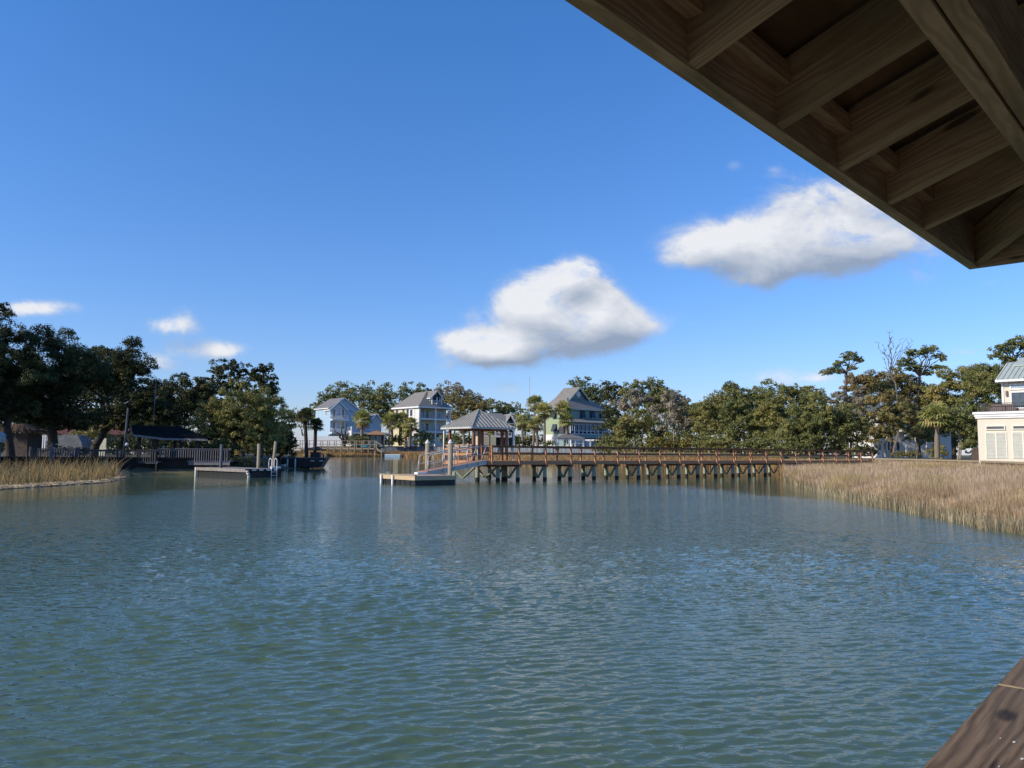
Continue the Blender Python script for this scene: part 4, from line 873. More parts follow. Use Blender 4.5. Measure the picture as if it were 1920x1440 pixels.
M_GRM = pmat('pale_green_metal_roof', (.44, .49, .43), (.40, .45, .39), 1.5, .5, metal=.05)
rx = h.fx(1871.5, 1.9); m = MB(); RD = 3.9
yr = 1.9+RD; zR = h.z(680.5, h.fx(1903, yr), yr); ue0 = ue; RX1 = XR+1; xr2 = rx
A_ = Vector((rx, 1.9, ue)); 
m.poly([(rx, 1.9, ue), (RX1, 1.9, ue), (RX1, yr, zR), (rx, yr, zR)], (0, 0, .06)); m.poly([(rx, yr+RD, ue), (rx, yr, zR), (RX1, yr, zR), (RX1, yr+RD, ue)], (0, 0, .06)); r = m.build('roof', M_GRM, o)
m = MB()
for i in range(0, 34):
    x = rx+.04+.36*i; m.beam((x, 1.92, ue+.09), (x, yr, zR+.09), .04, .06)
m.build('seams', M_GRM, r)
m = MB(); m.box(rx-.05, RX1, 1.8, 1.89, ue-.12, ue+.05); m.box(rx, XR, 1.9, 2.49, ue-.12, ue-.06); m.beam((rx-.05, 1.95, ue-.06), (rx-.05, yr, zR-.06), .07, .16); m.build('eave_trim', M_WHITE, r)
m = MB(); m.poly([(ux, 2.6, ue), (ux, 8.4, ue), (ux, yr, zR-.1)], (.15, 0, 0)); m.build('gable_wall', M_CR, o)
hx = h.fx(1912, yr); m = MB(); zh = zR+.45; m.poly([(hx, yr-1.2, zR-.4), (hx+9, yr-1.2, zR-.4), (hx+9, yr+1.2, zh), (hx, yr+1.2, zh)], (0, 0, .06)); m.poly([(hx, yr+3.4, zR-.4), (hx, yr+1.2, zh), (hx+9, yr+1.2, zh), (hx+9, yr+3.4, zR-.4)], (0, 0, .06)); m.build('upper_roof', M_GRM, o)

# ------------------------------------------------------------------ bulkheads, fences, far boardwalk
def strip(name, pxs, Doff, z0f, z1f, th, mat, label, cat, group=None, extra=None):
    pts = []
    for px in pxs: Ds, Db, zt = land(px); D = Db+Doff; pts.append((gx(px, D), D, zt))
    o = thing(name, (pts[0][0], pts[0][1], 0), 0, label, cat, group); m = MB(off=(pts[0][0], pts[0][1], 0)); m2 = MB(off=(pts[0][0], pts[0][1], 0))
    for a, c in zip(pts[:-1], pts[1:]):
        m.poly([(a[0], a[1], z0f(a[2])), (c[0], c[1], z0f(c[2])), (c[0], c[1], z1f(c[2])), (a[0], a[1], z1f(a[2]))], (0, th, 0))
        m2.poly([(a[0], a[1]-.15, z1f(a[2])+.004), (c[0], c[1]-.15, z1f(c[2])+.004), (c[0], c[1]+th+.15, z1f(c[2])+.004), (a[0], a[1]+th+.15, z1f(a[2])+.004)], (0, 0, .14))
    m.build('panels', mat, o); m2.build('cap_board', extra or M_TANW, o); return o
M_BULK = pmat('dark_timber_bulkhead', (.028, .022, .018), (.014, .012, .010), 3, .9, (4, 4, .4))
M_PANEL = pmat('blue_grey_sheet_piling', (.20, .225, .25), (.11, .125, .14), 1.6, .7, (1, 1, .05), contrast=(.42, .58))
strip('timber_bulkhead', list(range(-500, 450, 40)), -.3, lambda z: -.8, lambda z: z-.05, .25, M_BULK, 'dark timber bulkhead below the left hand deck', 'retaining wall', extra=M_BULK)
strip('sheet_pile_bulkhead', list(range(718, 1180, 22)), -.35, lambda z: .1, lambda z: z-.1, .3, M_PANEL, 'blue grey ribbed bulkhead below the yellow and green houses', 'retaining wall', extra=pmat('brown_cap_timber', (.15, .11, .08), (.09, .07, .05), 3, .8))
strip('seawall', list(range(1636, 2600, 30)), -.4, lambda z: -.1, lambda z: z-.08, .25, pmat('brown_seawall', (.16, .12, .075), (.10, .08, .05), 2, .9, (3, 3, .5)), 'low timber seawall with tan cap between marsh and lawn', 'retaining wall', extra=pmat('tan_cap', (.40, .32, .20), (.28, .22, .14), 3, .8, (4, 4, 4)))
# rib battens on the sheet piles as part of it
# white board fence behind the far boardwalk
def fence_line(name, a, c, h0, h1, mat, label, post=3.0, cat='fence', pickets=0, rail=True, grp=None):
    A_ = Vector(a); C_ = Vector(c); o = thing(name, A_, math.atan2(C_.y-A_.y, C_.x-A_.x), label, cat, grp); L_ = (C_-A_).to_2d().length; dz = C_.z-A_.z; m = MB()
    if not pickets: m.poly([(0, 0, h0), (L_, 0, h0+dz), (L_, 0, h1+dz), (0, 0, h1)], (0, .06, 0)); m.build('panels', mat, o)
    else:
        n = int(L_/pickets); m2 = MB(); w = pickets*.26
        for i in range(n+1):
            x = i*pickets; m2.box(x-w, x+w, -.02, .02, h0+dz*x/L_, h1-.05+dz*x/L_+random.uniform(-.02, .02))
        m2.build('pickets', mat, o)
        m.beam((0, .03, h1), (L_, .03, h1+dz), .13, .05); m.beam((0, .045, h0+.15), (L_, .045, h0+.15+dz), .05, .1); m.beam((0, .045, h1-.14), (L_, .045, h1-.14+dz), .05, .1); m.build('rail', mat, o)
    n = int(L_/post)
    for i in range(n+1): x = min(i*post, L_); m = MB(); m.box(x-.1, x+.1, .065, .24, h0-.3+dz*x/L_, h1+.12+dz*x/L_); m.build('post', mat, o)
    return o
zt = 3.3
fence_line('white_fence', (gx(556, 267), 267, zt), (gx(643, 267), 267, zt), P(600, 838, 267).z-zt-.5, P(600, 817.5, 267).z-zt, M_WHITE, 'tall solid white fence behind the far boardwalk', 4.0)
fb = thing('far_boardwalk', (gx(552, 252), 252, 0), 0, 'pale timber boardwalk with open rails below the white fence', 'boardwalk'); k = 252/F
w = gx(705, 252)-gx(552, 252); zd_ = P(620, 839.5, 252).z; zr_ = P(620, 826.5, 252).z
m = MB(); m.box(0, w, 0, 3, zd_-.45, zd_); m.build('deck', M_TANW, fb)
for y in (.05, 2.9):
    for i in range(13):
        x = w*i/12; m = MB(); m.box(x-.12, x+.12, y-.1-.05, y+.1-.05, -.5 if y < 1 else zd_, zr_); m.build('post', M_TANW, fb)
    m = MB(); m.box(-.1, w+.1, y-.12, y+.14, zr_+.003, zr_+.12); m.box(0, w, y-.04, y+.04, (zd_+zr_)/2-.08, (zd_+zr_)/2+.08); m.build('rail', M_TANW, fb)
st = thing('dock_stairs', (gx(704, 250), 250, 0), 0, 'short timber stairs going down to the water from the far boardwalk', 'stairs')
m = MB(); k = 250/F
for y in (0, 1.6): m.beam((0, y, zd_), (14*k, y, P(718, 848, 250).z), .12, .5)
m.build('stringer', M_TANW, st); m = MB()
for i in range(8): m.box(14*k*i/8, 14*k*(i+1)/8, 0, 1.6, zd_-(zd_-P(718, 848, 250).z)*(i+1)/8, zd_-(zd_-P(718, 848, 250).z)*(i+1)/8+.08)
m.build('treads', M_TANW, st); m = MB()
for y in (-.05, 1.65): m.beam((0, y, zr_), (14*k, y, P(718, 848, 250).z+2.0), .12, .14)
m.build('handrail', M_TANW, st)
for x in (0, 13*k): m = MB(); m.box(x-.12, x+.12, -.2, -.08, -.5, zr_-(x > 0)*2.2); m.build('post', M_TANW, st)
ff = thing('blue_float', (gx(718, 248), 248, 0), 0, 'small pale blue float moored at the foot of the far stairs', 'floating dock'); k = 248/F
m = MB(); m.box(0, 5*k, 0, 3, -.3, 1.15); m.build('dark_end', M_BLACK, ff); m = MB(); m.box(5.2*k, 34*k, 0, 3.2, -.2, .55); m.build('hull', pmat('pale_blue_hull', (.35, .5, .62), (.3, .45, .56), 2, .5), ff); m = MB(); m.box(5.2*k, 34*k, -.05, 3.25, .553, .85); m.build('deck', M_WHITE, ff)
h = House('orange_roofed_shelter', 692, 262, 14, 838, 'little shelter with orange brown hipped roof beside the far boardwalk', 'gazebo'); w = h.fx(722); ze = h.z(815)
hiproof(h.o, [(-.5, -.5), (w+.5, -.5), (w+.5, 4.5), (-.5, 4.5)], ze, h.z(805.5), pmat('orange_brown_roof', (.42, .24, .13), (.30, .17, .09), 3, .8), name='roof')
for x, y in ((.3, 0), (w*.45, 0), (w-.6, 0), (.3, 4), (w-.6, 4)): h.box('post', M_DARKW, x, x+.4, y, y+.4, -1, ze)
boat(680, 694, 249, P(690, 839, 249).z, .6, 'small turquoise kayak lying on the far boardwalk', hullmat=pmat('turquoise', (.08, .42, .55)), name='kayak', console=False)
capped((gx(993, 300), 300), P(993, 706, 300).z, 'thin tall radio mast rising above the palms', r=.09, cap=False, mat=M_ALU, cat='mast', name='radio_mast')

# ------------------------------------------------------------------ left bank structures
zL = 1.1
sh = House('boat_shed', 252, 57, 3, 843, 'open sided shed with long dark shingle roof under the oaks', 'shed', zfix=zL); o = sh.o
M_DROOF = pmat('tree_shaded_shingles', (.012, .012, .013), (.008, .008, .009), 4, .95, spec=.05)  # shade of the trees put into the roof colour
a = [(sh.fx(252), 0, sh.z(815)), (sh.fx(311), 0, sh.z(821.5)), (sh.fx(392), 0, sh.z(822.5)), (sh.fx(336, 3), 3.2, sh.z(801.5, 3, 3)), (sh.fx(246, 3), 3.2, sh.z(799, 0, 3))]
m = MB(); m.poly([a[0], a[1], a[2], a[3], a[4]], (0, 0, .08)); m.poly([a[4], a[3], (a[3][0]+1.6, 6.4, a[2][2]), (a[0][0]-.6, 6.4, a[0][2])], (0, 0, .08)); m.poly([a[4], (a[0][0]-.6, 6.4, a[0][2]), (sh.fx(222), 2.5, sh.z(808, -1, 2)), a[0]], (0, 0, .08)); r = m.build('roof', M_DROOF, o)
m = MB(); m.beam(Vector(a[0])-Vector((0, .05, .05)), Vector(a[1])-Vector((0, .05, .05)), .05, .16); m.beam(Vector(a[1])-Vector((0, .05, .05)), Vector(a[2])-Vector((0, .05, .05)), .05, .14); m.beam(Vector(a[0])-Vector((.05, .05, .0)), Vector(a[4])-Vector((.05, .05, .0)), .05, .16); m.build('fascia', M_GREYW, r)
for px, y in ((232, 2.5), (264, .4), (297, .4), (341, .4), (373, .4), (290, 5.5), (330, 5.5), (375, 5.5)):
    x = sh.fx(px, y); m = MB(); m.box(x-.09, x+.09, y-.09, y+.09, -.3, sh.z(819, x, y)); m.build('post', M_DARKW, o)
m = MB(); m.box(sh.fx(255), sh.fx(385), 5.7, 5.8, 0, .75); m.build('back_rail', M_DARKW, o)
# two decks with picket railings over the bulkhead
dk = thing('picket_rail_deck', (gx(303, 55.5), 55.5, 0), R(3), 'grey weathered deck with long picket railing above the left float', 'deck'); k = 55.5/F
def deckrail(o, w, zt_, zr0, dep, skirt_z, mat, sag=0):
    m = MB(); m.box(-.1, w+.1, 0, dep, zt_-.12, zt_); m.build('deck', mat, o); m = MB(); m.box(-.1, w+.1, -.05, -.003, skirt_z, zt_-.01); m.build('skirt_board', mat, o)
    n = int(w/.155); m = MB()
    for i in range(n): x = .06+i*w/n; m.box(x-.022, x+.022, -.09, -.055, zt_-.1, zr0-.03+random.uniform(-.008, .008))
    m.build('pickets', mat, o); m = MB(); m.box(-.12, w+.12, -.14, .03, zr0-.028, zr0); m.box(-.1, w+.1, -.05, -.01, zr0-.14, zr0-.03); m.build('rail_cap', mat, o)
    for i in range(5): x = .02+i*(w-.04)/4; m = MB(); m.box(x-.05, x+.05, -.02, .08, -1.4, zr0-.03); m.build('post', M_DARKW, o)  # post colour darkened to stand for the shade on this bank
z_deck = P(360, 863, 55.5).z; z_rail = P(360, 841, 55.5).z
deckrail(dk, gx(430, 55.5)-gx(303, 55.5), z_deck, z_rail, 4.5, P(360, 872, 55.5).z, M_GREYW)
dk2 = thing('picket_rail_deck', (gx(150, 54.5), 54.5, 0), R(-1), 'darker shaded deck with leaning picket railing left of the shed', 'deck')
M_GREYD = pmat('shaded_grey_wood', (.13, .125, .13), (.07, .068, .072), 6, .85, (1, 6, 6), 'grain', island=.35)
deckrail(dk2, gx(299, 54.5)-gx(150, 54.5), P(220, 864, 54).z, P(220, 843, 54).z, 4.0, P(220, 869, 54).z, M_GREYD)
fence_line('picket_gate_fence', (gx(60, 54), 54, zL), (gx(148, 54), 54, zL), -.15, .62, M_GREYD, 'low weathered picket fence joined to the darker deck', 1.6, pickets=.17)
# left float with ladder and fender
lf = thing('float_dock', (gx(465, 49.5), 49.5, 0), R(47.5), 'low grey float with white ladder, bumpers and fender', 'floating dock'); k = 49.5/F
fz = P(465, 879.5, 49.5).z; wr = 2.65; dl = 6.6
m = MB(); nbd = 22
for i in range(nbd): m.box(.03+i*wr/nbd, .03+(i+1)*wr/nbd-.012, .05, dl, fz-.03, fz-.004)
m.build('deck_boards', M_GREYW, lf)
m = MB(); m.box(0, wr, -.05, -.003, fz-.16, fz); m.build('edge_board', M_DARKW, lf); m = MB(); m.box(-.045, -.003, 0, dl, fz-.20, fz+.003); m.build('edge_board', pmat('bleached_edge', (.30, .27, .24), (.19, .175, .16), 6, .85), lf)
m = MB(); m.box(.1, wr-.1, .1, dl-.1, -.3, fz-.17); m.build('float', M_BLACK, lf)
for i in range(4): m = MB(); x = .4+i*.5; m.box(x, x+.26, -.10, -.052, fz-.11, fz-.03); m.build('bumper', M_WHITE, lf)
m = MB(); m.box(-.1, -.0, dl-.12, dl, -.3, fz+.0); m.build('corner_post', M_WHITE, lf)
m = MB(); m.tube([(0, -.14, fz-.1), (.04, -.15, fz-.22), (.12, -.17, .12), (.10, -.17, -.02)], .09, 10); m.build('fender', pmat('cream_fender', (.70, .66, .56)), lf, True)
m = MB()
for x in (1.72, 2.1): m.tube([(x, -.10, -.5), (x, -.10, fz+.5), (x+.0, -.04, fz+.62), (x, .08, fz+.66), (x, .2, fz+.6), (x, .24, fz+.45), (x, .24, fz)], .024, 8)
for zz in (-.1, .12, .34): m.tube([(1.72, -.10, zz), (2.1, -.10, zz)], .02, 6)
m.build('ladder', M_WHITE, lf, True)
bx = thing('dock_box', (gx(520, 51.3), 51.3, fz), R(33), 'low white box sitting behind the float ladder', 'dock box'); m = MB(); m.box(-.3, .3, -.15, .15, .003, .10); m.build('body', M_WHITE, bx); m = MB(); m.box(-.32, .32, -.17, .17, .103, .13); m.build('lid', M_WHITE, bx)
capped((gx(488, 52), 52), P(488, 832, 52).z, 'grey mooring pile wrapped with rope near the float ladder', r=.11, cap=False, group='bare mooring piles by the left float')
capped((gx(513, 53), 53), P(518, 828, 53).z, 'slim leaning pile rising behind the white ladder', r=.10, cap=False, lean=(gx(519, 53)-gx(513, 53), 0), group='bare mooring piles by the left float')
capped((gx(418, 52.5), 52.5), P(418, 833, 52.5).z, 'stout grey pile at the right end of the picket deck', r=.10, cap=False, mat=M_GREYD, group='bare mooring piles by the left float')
# dark pontoon further right
pn = thing('dark_pontoon', (gx(532, 78), 78, 0), R(4), 'long dark shaded pontoon with a black box on deck', 'pontoon'); wp = gx(612, 78)-gx(532, 78); pz = P(570, 859.5, 78).z
m = MB(); m.poly([(0, 0, .08), (wp-.5, 0, .08), (wp, 0, pz), (0, 0, pz)], (0, 2.4, 0)); m.build('hull', M_BLACK, pn); m = MB(); m.box(-.3, wp, -.08, 2.48, pz+.003, pz+.09); m.build('deck', pmat('dull_blue_grey_deck', (.10, .115, .14), (.07, .08, .10), 3, .7), pn)
m = MB(); m.box(wp*.62, wp*.84, .6, 1.5, pz+.093, pz+.62); m.build('box', M_BLACK, pn)
for x in (.5, 1.25): m = MB(); m.box(x, x+.12, -.14, -.085, -.1, pz-.05); m.build('fender', M_WHITE, pn)
for x in (wp*.66, wp*.86): m = MB(); m.box(x, x+.35, -.05, -.004, pz-.30, pz-.16); m.build('bumper', M_ALU, pn)
m = MB(); m.cyl((wp-.25, .3, pz), (wp-.25, .3, pz+.45), .07, .07); m.build('bollard', M_BLACK, pn)
boat(531, 540, 76.5, .05, .3, 'small white dinghy tied at the left end of the dark pontoon', name='dinghy', console=False)
# poles
up_ = thing('utility_pole', (gx(235, 54.2), 54.2, zL), 0, 'leaning blue grey pole with small lamp standing by the shed', 'pole'); zt_ = P(240, 765, 54.2).z-zL
m = MB(); m.cyl((0, 0, -.4), (gx(240, 54.2)-gx(235, 54.2), 0, zt_), .08, .065, 10); m.build('shaft', pmat('blue_grey_pole', (.07, .08, .09), (.045, .055, .06), 3, .8), up_, True)
m = MB(); m.cyl((.25, -.05, .95), (.25, -.15, .95), .12, .10, 10); m.build('lamp', M_WHITE, up_, True)
an = capped((gx(287, 60), 60), P(290, 712, 60).z, 'thin pale antenna standing behind the shed roof', r=.018, cap=False, lean=(gx(290, 60)-gx(287, 60), 0), mat=M_GREYW, cat='antenna', name='antenna')
capped((gx(68, 50), 50), P(68, 838, 50).z, 'thick dark post in the marsh grass left of the picket fence', r=.17, cap=False, mat=M_DARKW, cat='post', name='wooden_post')
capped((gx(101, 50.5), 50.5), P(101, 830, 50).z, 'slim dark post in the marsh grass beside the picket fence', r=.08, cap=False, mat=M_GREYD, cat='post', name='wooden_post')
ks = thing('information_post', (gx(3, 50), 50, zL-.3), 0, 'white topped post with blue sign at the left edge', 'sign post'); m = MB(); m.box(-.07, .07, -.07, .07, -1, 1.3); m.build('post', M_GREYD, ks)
m = MB(); m.box(-.25, .25, -.2, .2, 1.303, 1.7); m.build('housing', pmat('dull_white', (.4, .42, .42)), ks); m = MB(); m.poly([(-.3, -.25, 1.703), (.3, -.25, 1.703), (0, -.25, 1.95)], (0, .5, 0)); m.build('cap', pmat('dull_blue_white', (.35, .40, .45)), ks); m = MB(); m.box(-.15, .15, -.12, -.075, .6, .9); m.build('sign_plate', pmat('blue_plate', (.03, .08, .35)), ks)
# things seen under the oaks
def hut():
    D = 66; o = thing('thatched_hut', (gx(12, D), D, zL), 0, 'round brown thatched hut under the left oaks', 'hut'); w = gx(66, D)-gx(12, D); m = MB()
    m.box(.2, w-.5, 0, 2, -.3, P(20, 812, D).z-zL); m.build('wall', pmat('grey_brown_boards', (.09, .07, .06), (.05, .042, .037), 5, .9), o)
    V_ = []; c = np.array([w*.45, 1, P(20, 806, D).z-zL]); d = sphdir(2600, .0); q = c+d*np.array([w*.62, 1.7, P(20, 790, D).z-P(20, 806, D).z])
    nrm = unit(d); dn = unit(np.stack([d[:, 0]*.8, d[:, 1]*.8, -np.abs(d[:, 2])-.5], 1)+RNG.normal(0, .25, d.shape)); s = unit(np.cross(dn, nrm))*.025
    ln = RNG.uniform(.3, .6, (len(d), 1)); V_ = np.stack([q-s, q+s, q+dn*ln+s*.3, q+dn*ln-s*.3], 1).reshape(-1, 3)
    m = MB(); m.cyl((c[0], 1, c[2]-.05), (c[0], 1, c[2]+.55), w*.5, w*.2, 14); core = m.build('thatch_core', pmat('thatch', (.15, .10, .065), (.09, .06, .04), 3, .9), o); link('thatch', npmesh('thatch', V_, 4), pmat('thatch', (.24, .16, .10)), o)
hut()
fence_line('white_rail_fence', (gx(40, 82), 82, zL), (gx(92, 82), 82, zL), 0, P(60, 816, 82).z-zL, M_WHITE, 'sunlit white picket fence behind the left oak trunk', 1.5, pickets=.22)
o = thing('covered_boat', (gx(98, 78), 78, zL), 0, 'boat on land under an arched pale grey cover between the oaks', 'boat'); w = gx(168, 78)-gx(98, 78); hh = P(120, 812, 78).z-zL
m = MB(); prof = [(0, .35*hh), (.03*w, .6*hh), (.12*w, .82*hh), (.5*w, .93*hh), (.85*w, .9*hh), (.95*w, .6*hh), (w, .3*hh)]; m.poly([(x, -.9, z) for x, z in prof], (0, 1.8, 0)); m.build('cover', pmat('pale_grey_tarp', (.16, .165, .175), (.10, .105, .115), 1.5, .7), o)
m = MB(); m.poly([(.05*w, -.7, 0.05), (.9*w, -.7, .05), (w*.985, -.7, .29*hh), (w*.01, -.7, .33*hh)], (0, 1.4, 0)); m.build('hull', pmat('shaded_hull', (.2, .2, .22)), o)
o = thing('blue_barrel', (gx(144, 70), 70, zL), 0, 'small bright blue barrel in front of the covered boat', 'barrel'); m = MB(); m.cyl((0, 0, 0), (0, 0, .25), .2, .23, 14); m.cyl((0, 0, .25), (0, 0, .5), .23, .2, 14); m.build('body', pmat('blue_plastic', (.03, .22, .65), None, 2, .4), o, True); m = MB(); m.cyl((0, 0, .503), (0, 0, .53), .21, .21, 14); m.build('lid', M_BLACK, o)
fence_line('tall_white_fence', (gx(186, 76), 76, zL), (gx(202, 76), 76, zL), 0, P(190, 822, 76).z-zL, pmat('yellowed_white_boards', (.62, .60, .46), (.5, .5, .36), 3, .7), 'short run of tall yellowed white boards left of the shed', 1.2)
h = House('red_roofed_house', 60, 100, 2, 850, 'distant white cottage with dull red roof seen under the oaks', zfix=zL); w = h.fx(280); h.body(0, w, 0, 7, -.5, h.z(815), M_WALLW)
h.o['label'] = 'distant white cottage with dull red roof seen under the oaks'; m = MB(); zz = h.z(815); m.poly([(-.5, -.5, zz), (w+.5, -.5, zz), (w, 3.5, h.z(797)), (0, 3.5, h.z(797))], (0, 0, .12)); m.poly([(-.5, 7.5, zz), (0, 3.5, h.z(797)), (w, 3.5, h.z(797)), (w+.5, 7.5, zz)], (0, 0, .12)); m.build('roof', pmat('dull_red_roof', (.13, .045, .038), (.09, .035, .03), 3, .85), h.o)
for px in (75, 110, 150, 215, 250): x = h.fx(px); h.win(x-.4, x+.4, .6, 1.8)
# right side small thing
o = fence_line('brown_gate', (gx(1820, 68), 68, 1.25), (gx(1833, 66), 66, 1.25), 0, .95, pmat('brown_boards', (.14, .10, .08), (.09, .06, .05), 4, .8), 'small brown board gate beside the cream building', .6, cat='gate', pickets=.1)
# ------------------------------------------------------------------ trees
LO = 'live oaks along the left bank'; FO = 'trees behind the far houses'; RO = 'trees along the right bank'
# left bank (the first ones stand outside the frame and shade the bank)
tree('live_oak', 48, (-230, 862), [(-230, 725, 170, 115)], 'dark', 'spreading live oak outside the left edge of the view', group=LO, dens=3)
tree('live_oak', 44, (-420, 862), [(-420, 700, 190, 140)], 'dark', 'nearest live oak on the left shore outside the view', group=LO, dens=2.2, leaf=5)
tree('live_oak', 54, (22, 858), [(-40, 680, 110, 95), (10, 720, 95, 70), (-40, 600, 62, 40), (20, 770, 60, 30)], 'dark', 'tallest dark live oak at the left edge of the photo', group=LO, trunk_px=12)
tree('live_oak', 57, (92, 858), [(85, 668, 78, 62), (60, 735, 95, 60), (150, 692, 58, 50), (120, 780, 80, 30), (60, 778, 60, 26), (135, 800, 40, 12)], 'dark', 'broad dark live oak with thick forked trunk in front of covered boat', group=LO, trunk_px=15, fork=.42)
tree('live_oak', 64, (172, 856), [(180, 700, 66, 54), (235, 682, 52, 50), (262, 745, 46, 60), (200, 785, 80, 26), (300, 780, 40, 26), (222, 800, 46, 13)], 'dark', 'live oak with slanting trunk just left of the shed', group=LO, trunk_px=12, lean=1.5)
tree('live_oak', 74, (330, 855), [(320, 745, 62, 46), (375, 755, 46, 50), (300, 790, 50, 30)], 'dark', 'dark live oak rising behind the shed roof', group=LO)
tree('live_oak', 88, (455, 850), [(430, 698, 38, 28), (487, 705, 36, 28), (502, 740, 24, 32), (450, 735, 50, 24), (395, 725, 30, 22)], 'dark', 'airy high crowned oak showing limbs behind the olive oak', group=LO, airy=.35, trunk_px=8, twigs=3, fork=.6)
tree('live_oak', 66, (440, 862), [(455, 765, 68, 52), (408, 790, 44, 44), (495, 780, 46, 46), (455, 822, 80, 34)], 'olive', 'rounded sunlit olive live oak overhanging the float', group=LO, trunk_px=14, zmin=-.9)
tree('live_oak', 73, (525, 862), [(525, 820, 34, 42), (500, 840, 45, 26), (540, 840, 20, 24)], 'dark', 'low dark oak leaning over the dark pontoon', group=LO, zmin=-.9)
for i, (D, px, py, rx, ry, lb) in enumerate([(60, 395, 845, 45, 22, 'low dark shrub at the right end of the shed'), (57, 440, 872, 60, 18, 'dark shrub on the bank behind the float'), (70, 120, 848, 60, 12, 'low shrub row below the covered boat'), (92, 230, 835, 50, 20, 'dark bush behind the shed posts'),
                                            (95, 330, 828, 60, 24, 'dark bush seen through the shed'), (98, 20, 820, 60, 30, 'dark bush behind the thatched hut'), (96, 170, 812, 40, 18, 'olive bush behind the covered boat')]):
    tree('shrub', D, (px, py+ry), [(px, py, rx, ry)], 'dark' if i != 6 else 'olive', lb, 'shrub', 'shrubs under the left oaks', trunk=False, zmin=-.9, dens=4)
# wooded backing on the left
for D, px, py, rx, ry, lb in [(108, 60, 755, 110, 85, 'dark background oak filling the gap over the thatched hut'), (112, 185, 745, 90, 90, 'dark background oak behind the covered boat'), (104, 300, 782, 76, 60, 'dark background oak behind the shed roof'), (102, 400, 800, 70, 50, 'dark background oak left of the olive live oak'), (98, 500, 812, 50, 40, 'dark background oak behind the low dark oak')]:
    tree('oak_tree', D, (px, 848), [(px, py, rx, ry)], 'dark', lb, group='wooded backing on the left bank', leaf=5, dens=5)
# far shore
FT_ = [(330, 545, 850, [(540, 782, 22, 20)], 'far', 'leftmost far tree beside the dark oak, low on the skyline'), (335, 566, 850, [(572, 785, 28, 22)], 'brown', 'far russet tree left of the blue house'),
 (330, 625, 845, [(620, 752, 26, 24), (645, 742, 34, 27), (600, 775, 22, 26)], 'far', 'far oak rising just above the blue house roof'), (325, 690, 845, [(684, 748, 40, 32), (700, 778, 40, 28)], 'far', 'dense far oak between the blue and yellow houses'),
 (322, 730, 845, [(718, 752, 28, 34), (735, 780, 26, 30)], 'mid', 'narrow far oak left of the yellow house'), (335, 775, 840, [(772, 742, 34, 26), (800, 750, 30, 20)], 'far', 'far oak behind the yellow house roof'),
 (340, 850, 840, [(845, 740, 34, 28), (880, 755, 34, 26)], 'pale', 'pale half bare tree right of the yellow dormer'), (320, 880, 840, [(865, 770, 40, 34), (900, 770, 28, 28)], 'brown', 'olive brown tree behind the pierhead roof'),
 (330, 935, 840, [(925, 768, 32, 22), (955, 772, 26, 20)], 'far', 'far oak above the grey roofed house'), (300, 985, 840, [(985, 800, 26, 36)], 'mid', 'bushy green tree left of the tall palms'),
 (255, 1095, 838, [(1090, 730, 27, 24), (1120, 745, 30, 30)], 'far', 'tall oak rising right behind the green house gable'), (230, 1150, 845, [(1140, 768, 26, 50), (1155, 740, 22, 22)], 'dark', 'dark oak at the right edge of the green house')]
for D, bx_, by_, bl, mt, lb in FT_: tree('oak_tree', D, (bx_, by_), bl, mt, lb, group=FO, leaf=3.5, dens=5, nlimb=6)
# right bank, back row
RT_ = [(150, 1200, 848, [(1210, 738, 46, 30), (1240, 765, 44, 40)], 'mid', 'back row oak above the pinkish bare tree'), (150, 1290, 848, [(1280, 775, 44, 34), (1310, 790, 40, 40)], 'mid', 'low back row oak at the skyline dip'),
 (140, 1370, 848, [(1370, 748, 34, 34), (1350, 780, 40, 44), (1400, 750, 28, 24)], 'mid', 'round topped dark green oak left of the skyline cloud'), (142, 1440, 848, [(1440, 745, 44, 30), (1430, 780, 44, 40)], 'mid', 'back row oak above middle of the boardwalk'),
 (145, 1510, 850, [(1490, 738, 30, 20), (1520, 748, 40, 24), (1510, 785, 54, 40)], 'olive', 'back row oak left of the leaning pine'),
 (118, 1660, 852, [(1620, 728, 52, 34), (1680, 722, 54, 36), (1720, 748, 40, 34)], 'brown', 'wide russet oak below the bare snag'), (112, 1800, 856, [(1795, 722, 44, 40), (1840, 730, 40, 44), (1760, 745, 34, 30)], 'olive', 'large olive oak behind the roof terrace'),
 (104, 1860, 856, [(1858, 715, 50, 50), (1890, 770, 40, 50), (1840, 780, 44, 50)], 'mid', 'oak behind the upper storey of cream building'), (120, 1750, 856, [(1745, 790, 34, 34)], 'dark', 'dark oak between the white house and the terrace'),
 (118, 1610, 855, [(1600, 790, 50, 44)], 'mid', 'shaded oak behind the round dark bush')]
for D, bx_, by_, bl, mt, lb in RT_: tree('oak_tree', D, (bx_, by_), bl, mt, lb, group=RO, bark='pale' if mt in ('brown', 'olive') else 'dark', twigs=2)
